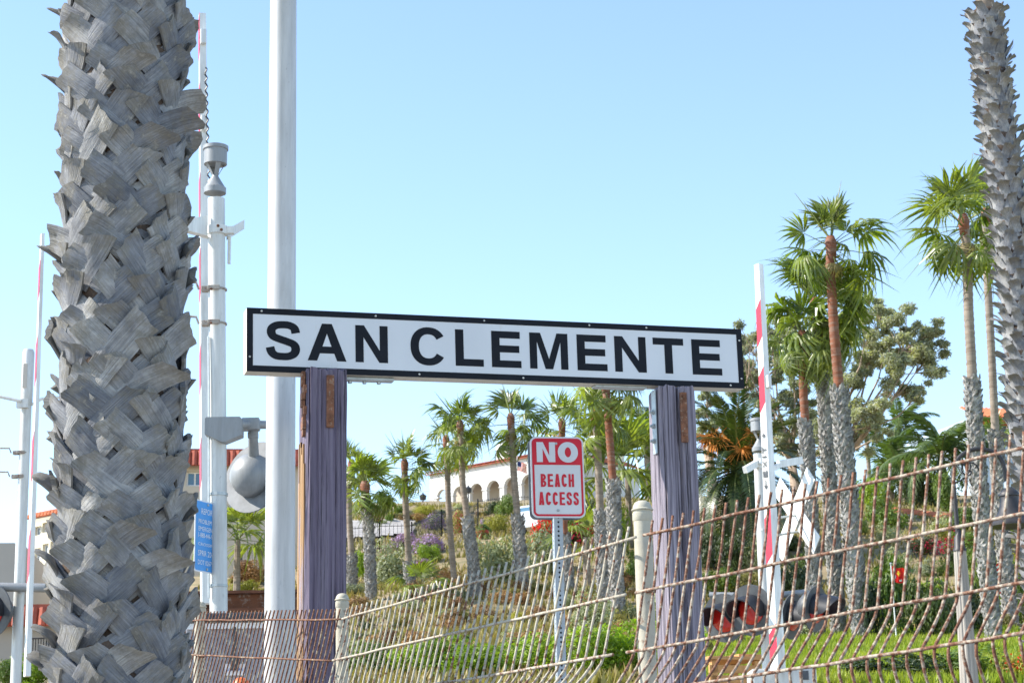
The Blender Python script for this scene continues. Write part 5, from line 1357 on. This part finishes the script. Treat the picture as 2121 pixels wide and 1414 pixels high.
# ------------------------------------------------------------------ wire fence
M_rod_r = M_rust('rusty rod', (.46, .39, .30), .35, .52, 60); M_rod_m = M_rust('cream painted rod', (.50, .45, .35), .50, .64, 50); M_rod_l = M_rust('brown rusty rod', (.38, .30, .20), .34, .48)
M_postp = M_rust('cream fence post', (.52, .48, .38), .60, .72, 30)
PROF = [(.045, -.012), (0.0, 0.0), (-.10, .022), (-.175, .042), (-.27, .067), (-.345, .086), (-.375, .098), (-.405, .122), (-.45, .165), (-.485, .198), (-.505, .210), (-.53, .210), (-.56, .198), (-.66, .150), (-.74, .105), (-.80, .085), (-1.4, .07), (-2.15, .06)]
def rod_mesh(seed, mat, r=.0043):
    rd = random.Random(seed); b = MB(); pts = [Vector((rd.uniform(-.002, .002), -n_, h)) for h, n_ in PROF]
    b.tube(pts, [r * rd.uniform(.92, 1.1) for _ in pts], 7); return b.mesh('rod', mat, 'all')
def fence_panel(label, A, B, mat, railmat, spacing, rails, seed, ph=.5, r=.0043):
    d = B - A; L = d.length; d.normalize(); dh = Vector((d.x, d.y, 0)).normalized(); n = Vector((dh.y, -dh.x, 0))
    t = thing('wire_fence_panel', label, 'fence', (A.x, A.y, zt(A.x, A.y)), 'welded wire fence panels')
    ms = [rod_mesh(seed + i, mat, r) for i in range(5)]; rd = random.Random(seed); k = int(L / spacing)
    for i in range(k):
        p = A + d * (spacing * (i + ph)); sk = rd.uniform(-.012, .012)
        dd = Quaternion(Z, rd.uniform(-.04, .04)) @ dh
        mm = mat_from((dd, -n, (Z + dh * sk).normalized()), p - t.location)
        inst('rod', rd.choice(ms), t, mm)
    for h in rails:
        off = 0
        for (h0, n0), (h1, n1) in zip(PROF, PROF[1:]):
            if h1 <= h <= h0: off = lerp(n0, n1, (h0 - h) / (h0 - h1))
        b = MB(); m_ = 14; pts = []
        for i in range(m_ + 1): pts.append(A + d * (L * i / m_) + Z * (h + rd.uniform(-.002, .002)) + n * (off + 2 * r * .92 + rd.uniform(-.001, .001)))
        b.tube(pts, r * 1.1, 8); b.build('rail', railmat, t, 'all')
    return t
def fence_post(label, c, r, ztop):
    g = Vector((c.x, c.y, zt(c.x, c.y))); t = thing('fence_post', label, 'fence post', g, 'fence posts')
    b = MB(); b.tube([g - Z * .1, Vector((c.x, c.y, ztop - r * 1.2))], r, 22); b.build('tube', M_postp, t, True)
    b = MB(); z0_ = ztop - r * 2.3; b.lathe((c.x, c.y, z0_), [(r * 1.02, 0), (r * 1.10, .004), (r * 1.10, r * .9), (r * 1.02, r * .95), (r * 1.0, r * 1.15), (r * 1.20, r * 1.2), (r * 1.22, r * 1.3), (r * 1.06, r * 1.42), (r * 1.0, r * 1.7), (r * .8, r * 2.05), (r * .45, r * 2.25), (.001, r * 2.32)], 24); b.build('cap', M_postp, t, True)
    b = MB(); b.tube([Vector((c.x, c.y - r - .012, ztop - .285 + .0)), Vector((c.x + .03, c.y - r - .004, ztop - .285))], .008, 8); b.build('tie', M_rod_l, t)
    return t
F1 = P(709, 1282, 8.5); F2 = P(1322, 1113, 6.0); F3 = P(2121, 928, 5.0); F0 = P(402, 1284, 10.1)
F4 = F2 + (F3 - F2) * 1.25
RAILS = (0, -.175, -.355, -.495, -.80, -1.3, -1.9)
fence_panel('rusty bent-wire fence panel sweeping across the lower right corner', F2 + (F2 - F4).normalized() * -.03, F4, M_rod_r, M_rust('rail rust and paint', (.48, .41, .32), .38, .56, 60), .0425, RAILS, 40)
fence_panel('cream painted bent-wire fence panel in the middle below the red and white sign', F1 + (F2 - F1).normalized() * .02, F2, M_rod_m, M_rod_m, .0625, RAILS, 60, .2)
fence_panel('dense brown rusty wire fence panel at left in front of the grey cabinet', F0, F1, M_rod_l, M_rod_l, .0465, RAILS, 80, r=.0038)
dd = (F2 - F1).normalized(); nf = Vector((dd.y, -dd.x, 0)).normalized()
fence_post('cream fence post with domed cap beside the right wooden post', P(1330, 1045, 6.12), .0285, P(1330, 1036, 6.12).z)
fence_post('cream fence post with domed cap at the foot of the left wooden post', P(709, 1240, 8.62), .0275, P(709, 1228, 8.62).z)
fence_post('cream fence post with domed cap half hidden by the big palm trunk', P(415, 1260, 10.25), .0275, P(415, 1245, 10.25).z)

# ------------------------------------------------------------------ beach access sign
Ys = 10.9; bc = P(1155, 988, Ys); nb = Vector((.20, -.98, 0)).normalized(); e1 = Z.cross(nb).normalized(); rollq = Quaternion(nb, R(.6)); e1 = rollq @ e1; e2 = nb.cross(e1)
hw_, hh_ = .1525, .2285
g = onground(bc); bs = thing('beach_access_sign', 'red and white sign reading NO BEACH ACCESS on a perforated steel post', 'sign', g)
M_sheet = M_plain('white reflective sheet', (.66, .67, .68), .4, var=.04, scale=4); M_redsign = M_plain('red sign film', (.60, .008, .03), .4, var=.10, scale=5); M_backp = M_plain('grey aluminium', (.16, .18, .20), .5, .3)
b = MB(); b.poly([rrect(hw_, hh_, .035, 7)], bc, e1, e2, .004); b.build('plate', M_sheet, bs)
b = MB(); b.poly([rrect(hw_, hh_, .035, 7)], bc - nb * .066, e1, e2, .004); b.build('back_plate', M_backp, bs)
mg = .009; bw = .0115
outer = rrect(hw_ - mg, hh_ - mg, .028, 7)
inn = rrect(hw_ - mg - bw, hh_ - mg - bw, .018, 7)
ysplit = hh_ - mg - .150
lower = [p for p in inn if p[1] < 0]
hole = [(hw_ - mg - bw, ysplit), (-(hw_ - mg - bw), ysplit)] + [p for p in inn if p[1] < -.1 and p[0] < 0] + [p for p in inn if p[1] < -.1 and p[0] > 0]
b = MB(); b.poly([outer, hole], bc + nb * .0045, e1, e2, .0008); b.build('red_film', M_redsign, bs)
yt = hh_ - mg - .022
letter('N', bc + e1 * -.117 + e2 * (yt - .113) + nb * .0058, e1, e2, .106, .113, .036, .03, M_sheet, bs)
letter('O', bc + e1 * .004 + e2 * (yt - .115) + nb * .0058, e1, e2, .116, .117, .040, .030, M_sheet, bs)
def word(s, y, h, x0, x1, t, tv):
    n_ = len(s); gap = .0085; w = ((x1 - x0) - gap * (n_ - 1)) / n_
    for i, ch in enumerate(s): letter(ch, bc + e1 * (x0 + i * (w + gap)) + e2 * y + nb * .0045, e1, e2, w, h, t, tv, M_redsign, bs)
word('BEACH', -.055, .073, -.098, .092, .0125, .0115); word('ACCESS', -.157, .073, -.112, .116, .0125, .0115)
for yy in (.190, -.187):
    b = MB(); b.lathe(bc + e2 * yy + e1 * (-.004) + nb * .006, [(.008, 0), (.006, .003), (.001, .004)], 10, (e1, e2, nb)); b.build('rivet', M_galv, bs)
# perforated square post, real holes on the two visible sides
pw = .05; pc = bc - nb * .031; ztop = (bc + e2 * .2).z; zlow = g.z - .2; seg = .0254
M_perf = M_plain('galvanised perforated steel', (.40, .44, .47), .5, .25, var=.12, scale=10)
M_in = M_plain('post inside shade', (.03, .03, .035), .9)  # near-black colour stands in for the shade inside the hollow post
b = MB()
for (n_, s_) in ((nb, e1), (-e1, nb), (e1, -nb), (-nb, -e1)):
    face_h = [ztop - zlow]; o = pc + n_ * (pw / 2); o.z = zlow
    zq = zlow; cnt = int((ztop - zlow) / seg)
    for i in range(cnt):
        z_ = zlow + seg * i
        c = Vector((o.x, o.y, z_ + seg / 2)); k = 8; vs = []; q = pw / 2
        sq = [(-q, -seg / 2), (0, -seg / 2), (q, -seg / 2), (q, 0), (q, seg / 2), (0, seg / 2), (-q, seg / 2), (-q, 0)]
        rr = [(.0065 * math.cos(R(225 + 45 * j)), .0065 * math.sin(R(225 + 45 * j))) for j in range(k)]
        vs = [c + s_ * x + Z * y for x, y in sq] + [c + s_ * x + Z * y for x, y in rr] + [c + s_ * x + Z * y - n_ * .003 for x, y in rr]
        fs = [(j, (j + 1) % k, k + (j + 1) % k, k + j) for j in range(k)] + [(k + j, k + (j + 1) % k, 2 * k + (j + 1) % k, 2 * k + j) for j in range(k)]
        b.add(vs, fs)
po = b.build('perforated_post', M_perf, bs)
b = MB(); b.box(Vector((pc.x, pc.y, (ztop + zlow) / 2)), (pw - .008, pw - .008, ztop - zlow), (e1, nb, Z)); b.build('shade_core', M_in, po)  # solid dark core added so the holes read as shaded
# lower sleeve
b = MB(); zs_ = P(1150, 1150, Ys).z
for (n_, s_) in ((nb, e1), (-e1, nb), (e1, -nb), (-nb, -e1)):
    c = pc + n_ * (pw / 2 + .002); b.box(Vector((c.x, c.y, (zlow + zs_) / 2 - .6)), (pw + .006, .003, zs_ - zlow - 1.2), (s_, n_, Z))
b.build('anchor_sleeve', M_perf, bs)

# ------------------------------------------------------------------ street lamp
M_conc = M_plain('weathered concrete', (.34, .31, .27), .9, var=.25, scale=3, stretch=(5, 5, .4), bmp=.3); M_bronze = M_plain('dark bronze', (.045, .042, .043), .5, .2, var=.2, scale=6)
Yl = 25.0; top = P(1988, 1138, Yl); bot = P(2008, 1414, Yl); ax = (top - bot).normalized(); g = bot - ax * ((bot.z - zt(bot.x, Yl)) / ax.z)
sl = thing('street_lamp', 'hooked street lamp with dark bell shade on a fluted concrete post', 'street lamp', g)
b = MB(); vs = []; nfl = 12
for f_ in (0, 1):
    c = g.lerp(top, f_); rr = lerp(.125, .078, f_)
    for i in range(nfl * 3): a_ = 2 * math.pi * i / (nfl * 3); k = rr * (1 if i % 3 else .90); vs.append(c + Vector((math.cos(a_) * k, math.sin(a_) * k, 0)))
m_ = nfl * 3; b.add(vs, [(i, (i + 1) % m_, m_ + (i + 1) % m_, m_ + i) for i in range(m_)] + [tuple(m_ + i for i in range(m_))]); b.build('fluted_post', M_conc, sl)
b = MB(); b.lathe(top, [(.085, -.02), (.085, .0), (.07, .02), (.06, .16), (.035, .2), (.03, .25)], 16); b.build('collar', M_bronze, sl, True)
arc = [P(1985, 1120, Yl), P(1980, 1060, Yl), P(1975, 1000, Yl), P(1975, 975, Yl), P(1982, 953, Yl), P(1998, 938, Yl), P(2020, 930, Yl), P(2046, 932, Yl), P(2066, 942, Yl), P(2077, 958, Yl), P(2082, 980, Yl), P(2085, 1004, Yl)]
b = MB(); b.tube(crom([tuple(p) for p in arc], 4), .028, 10); b.build('hook_arm', M_bronze, sl, 'all')
b = MB(); cc_ = P(2006, 975, Yl)
sp = [cc_ + Vector((.14 * math.cos(a_ * .5) * (1 - a_ / 16), 0, .14 * math.sin(a_ * .5) * (1 - a_ / 16))) for a_ in range(14)]
b.tube(sp, .011, 6); sp = [P(1976, 1000, Yl), P(1998, 990, Yl), P(2010, 968, Yl), P(2004, 952, Yl), P(1994, 962, Yl)]; b.tube(crom([tuple(p) for p in sp], 4), .011, 6); b.build('scroll', M_bronze, sl, 'all')
lq = P(2090, 1018, Yl); S_ = Yl / F
b = MB(); b.lathe(P(2086, 1006, Yl) - Z * .0, [(.05, -.03), (.05, .04), (.03, .06)], 12); b.build('coupler', M_galv, sl, True)
b = MB(); b.lathe(lq, [(.035, .06), (.07, .04), (.11, -.0), (.135, -.03), (.135, -.06), (.12, -.065), (.12, -.13), (.13, -.15), (.135, -.2), (.17, -.28), (.23, -.36), (.29, -.42), (.29, -.445), (.27, -.445), (.001, -.41)], 24); b.build('bell_shade', M_bronze, sl, True)

# ------------------------------------------------------------------ flags and small things
def flag(name, label, pole0, pole1, fw, fh, wave, paint, mats, r=.02, at=1.0, drop=.25, group=None):
    t = thing(name, label, 'flag', pole0, group); d_ = (pole1 - pole0)
    b = MB(); b.tube([pole0, pole1], [r, r * .7], 8); b.build('pole', M_white, t, True)
    b = MB(); b.lathe(pole1, [(.001, -.02), (r * 1.5, 0), (r * 1.5, r * 1.5), (.001, r * 2.5)], 8); b.build('finial', M_galv, t, True)
    b = MB(); nu, nv = 26, 26; vs = []; fs = []
    for i in range(nu + 1):
        for j in range(nv + 1):
            u, v = i / nu, j / nv
            vs.append(pole0 + d_ * at + Vector((fw * u, .10 * fw * math.sin(u * 7 + v * 1.5), -fh * v - drop * fw * u * u - wave * fh * .2 * math.sin(u * 5) * u)))
    for i in range(nu):
        for j in range(nv): a_ = i * (nv + 1) + j; fs.append((a_, a_ + 1, a_ + nv + 2, a_ + nv + 1))
    b.add(vs, fs); me = b.build('cloth', mats, t, 'all').data
    me.polygons.foreach_set('material_index', [paint((i + .5) / nu, (j + .5) / nv) for i in range(nu) for j in range(nv)])
    return t
M_fred = M_leaf('red flag cloth', (.62, .015, .012), (.72, .03, .02), .25, .1, 4, 0); M_fyel = M_leaf('yellow print', (.7, .5, .04), (.75, .55, .05), .2, .1, 4, 0)
M_fblue = M_leaf('navy flag cloth', (.03, .04, .14), (.04, .05, .18), .2, .1, 4, 0); M_fwhite = M_leaf('white flag cloth', (.7, .7, .7), (.78, .78, .78), .25, .1, 4, 0)
usp = lambda u, v: 1 if u < .42 and v < .54 else (0 if int(v * 13) % 2 == 0 else 2)
q0 = P(1859, 1345, 39); flag('flag', 'red flag with yellow emblem on a short pole above the lawn', q0 - Z * .3, P(1845, 1168, 39), .27, .30, 1, lambda u, v: 1 if (.38 < u < .6 and .30 < v < .42) or (.45 < u < .53 and .2 < v < .55) else (2 if .15 < u < .3 and .55 < v < .75 or .55 < u < .75 and .78 < v < .9 else 0), [M_fred, M_fyel, M_fwhite], .016, .985, .45)
q0 = P(2076, 1350, 40); flag('flag', 'limp striped flag with navy corner beside the tall palm trunks at right', q0 - Z * .3, P(2057, 1150, 40), .10, .62, .3, usp, [M_fred, M_fblue, M_fwhite], .018, .93, .3)
q0 = P(1071, 1055, 205); q0.z -= 1; flag('flag', 'striped flag with navy corner flying in front of the white house', q0, P(1071, 938, 205), 1.0, 1.0, .6, usp, [M_fred, M_fblue, M_fwhite], .05, .88, .55)
M_amber = M_plain('lantern glass', (.5, .45, .35), .3)
def lantern(label, px, pyt, pyb, Y):
    tp = P(px, pyt, Y); g = P(px, pyb, Y); g.z -= 1.5; s_ = Y / F; t = thing('lantern_post', label, 'lamp post', g, 'lantern posts in front of the house')
    b = MB(); b.tube([g, tp - Z * 9 * s_], .06, 8); b.build('post', M_iron, t)
    b = MB(); b.lathe(tp - Z * 10 * s_, [(.1, 0), (.3, .05), (.36, .42), (.40, .45), (.28, .55), (.1, .68), (.02, .85)], 8); b.build('lantern', M_iron, t)
lantern('black lantern post left of the white house corner', 876, 1026, 1056, 200); lantern('black lantern post in front of the third arch', 970, 1011, 1056, 200)
b = MB(); q0 = P(845, 1056, 215); q1 = P(889, 1056, 215)
tr = thing('terrace_railing', 'pale terrace railing left of the white house', 'railing', q0)
b.tube([q0 + Z * 1.0, q1 + Z * 1.0], .03, 5); b.tube([q0 + Z * .1, q1 + Z * .1], .03, 5); b.build('rail', M_frame, tr)
for i in range(12):
    b = MB(); q = q0.lerp(q1, i / 11); b.tube([q - Z * .6, q + Z * 1.0], .02, 5); b.build('baluster', M_frame, tr)
tr2 = thing('pergola_frame', 'thin white frame beside the terrace railing', 'pergola', q0); b = MB(); b.tube([q0, q0 + Z * 1.9], .05, 6); b.tube([q0 + Z * 1.9, q1 + Z * 2.2], .05, 6); b.build('beams', M_frame, tr2)
# picnic table / timber planks at the foot of the mast
M_plank = M_plain('orange stained timber', (.52, .27, .10), .75, var=.2, scale=5, stretch=(1, 6, 6))
Yt = 24.0; pt = thing('picnic_table', 'orange timber picnic table at the foot of the right crossing mast', 'table', onground(P(1520, 1400, Yt)))
o = P(1474, 1362, Yt); dx = Vector((.93, .36, 0)); dy = Vector((-.36, .93, 0))
for i in range(5):
    b = MB(); b.box(o + dx * .32 + dy * (.16 * i), (.75, .14, .04), (dx, dy, Z), .004); b.build('plank', M_plank, pt)
for i in range(3):
    b = MB(); b.box(o + dx * .30 + dy * -.02 - Z * (.13 + .12 * i), (.70, .04, .095), (dx, dy, Z), .004); b.build('side_board', M_plank, pt)
for u_ in (.02, .6):
    for v_ in (.0, .6):
        b = MB(); q = o + dx * u_ + dy * v_; zg2 = zt(q.x, q.y) - .05; b.box(Vector((q.x, q.y, (q.z - .03 + zg2) / 2)), (.08, .08, q.z - .03 - zg2), (dx, dy, Z)); b.build('leg', M_plank, pt)
b = MB(); b.box(o + dx * .85 + dy * .5 + Z * .06, (.7, .5, .04), (dx, dy, Z), .004); b.build('bench_top', M_plank, pt)
# parked van behind the bougainvillea
M_van = M_plain('pale van paint', (.62, .66, .70), .3, var=.05, scale=2); M_tyre = M_plain('tyre rubber', (.02, .02, .02), .9)
vb_ = G(1126, 1108); vn = thing('parked_van', 'pale van parked on the bluff behind the red and white sign', 'van', vb_)
prof = [(-2.2, .35), (2.2, .35), (2.3, .8), (2.15, 1.15), (1.4, 1.3), (.7, 2.0), (-2.15, 2.05), (-2.3, 1.2)]
k_ = .5; dv = Vector((.6, .8, 0)); nv = Vector((.8, -.6, 0)); b = MB(); b.poly([[(x * k_, z * k_) for x, z in prof]], vb_ - nv * .55, dv, Z, 1.1); b.build('body', M_van, vn)
for s_ in (0, 1):
    for x in (-1.9, -.75, .35):
        b = MB(); b.poly([[(x * k_, 1.3 * k_), ((x + .95) * k_, 1.3 * k_), ((x + (.95 if x < 0 else .35)) * k_, 1.85 * k_), (x * k_, 1.85 * k_)]], vb_ + nv * (.552 if s_ else -.556), dv, Z, .004); b.build('window', M_glass, vn)
b = MB(); b.box(vb_ - dv * (2.27 * k_) + Z * 1.6 * k_ + dv * .03, (.02, .8, .3), (dv, nv, Z)); b.build('rear_window', M_glass, vn)
for x in (-1.4, 1.4):
    for s_ in (-.5, .5):
        b = MB(); b.lathe(vb_ + dv * (x * k_) + nv * s_ + Z * .22, [(.12, -.07), (.21, -.07), (.22, 0), (.21, .07), (.12, .07)], 16, (dv, Z, nv)); b.build('wheel', M_tyre, vn)
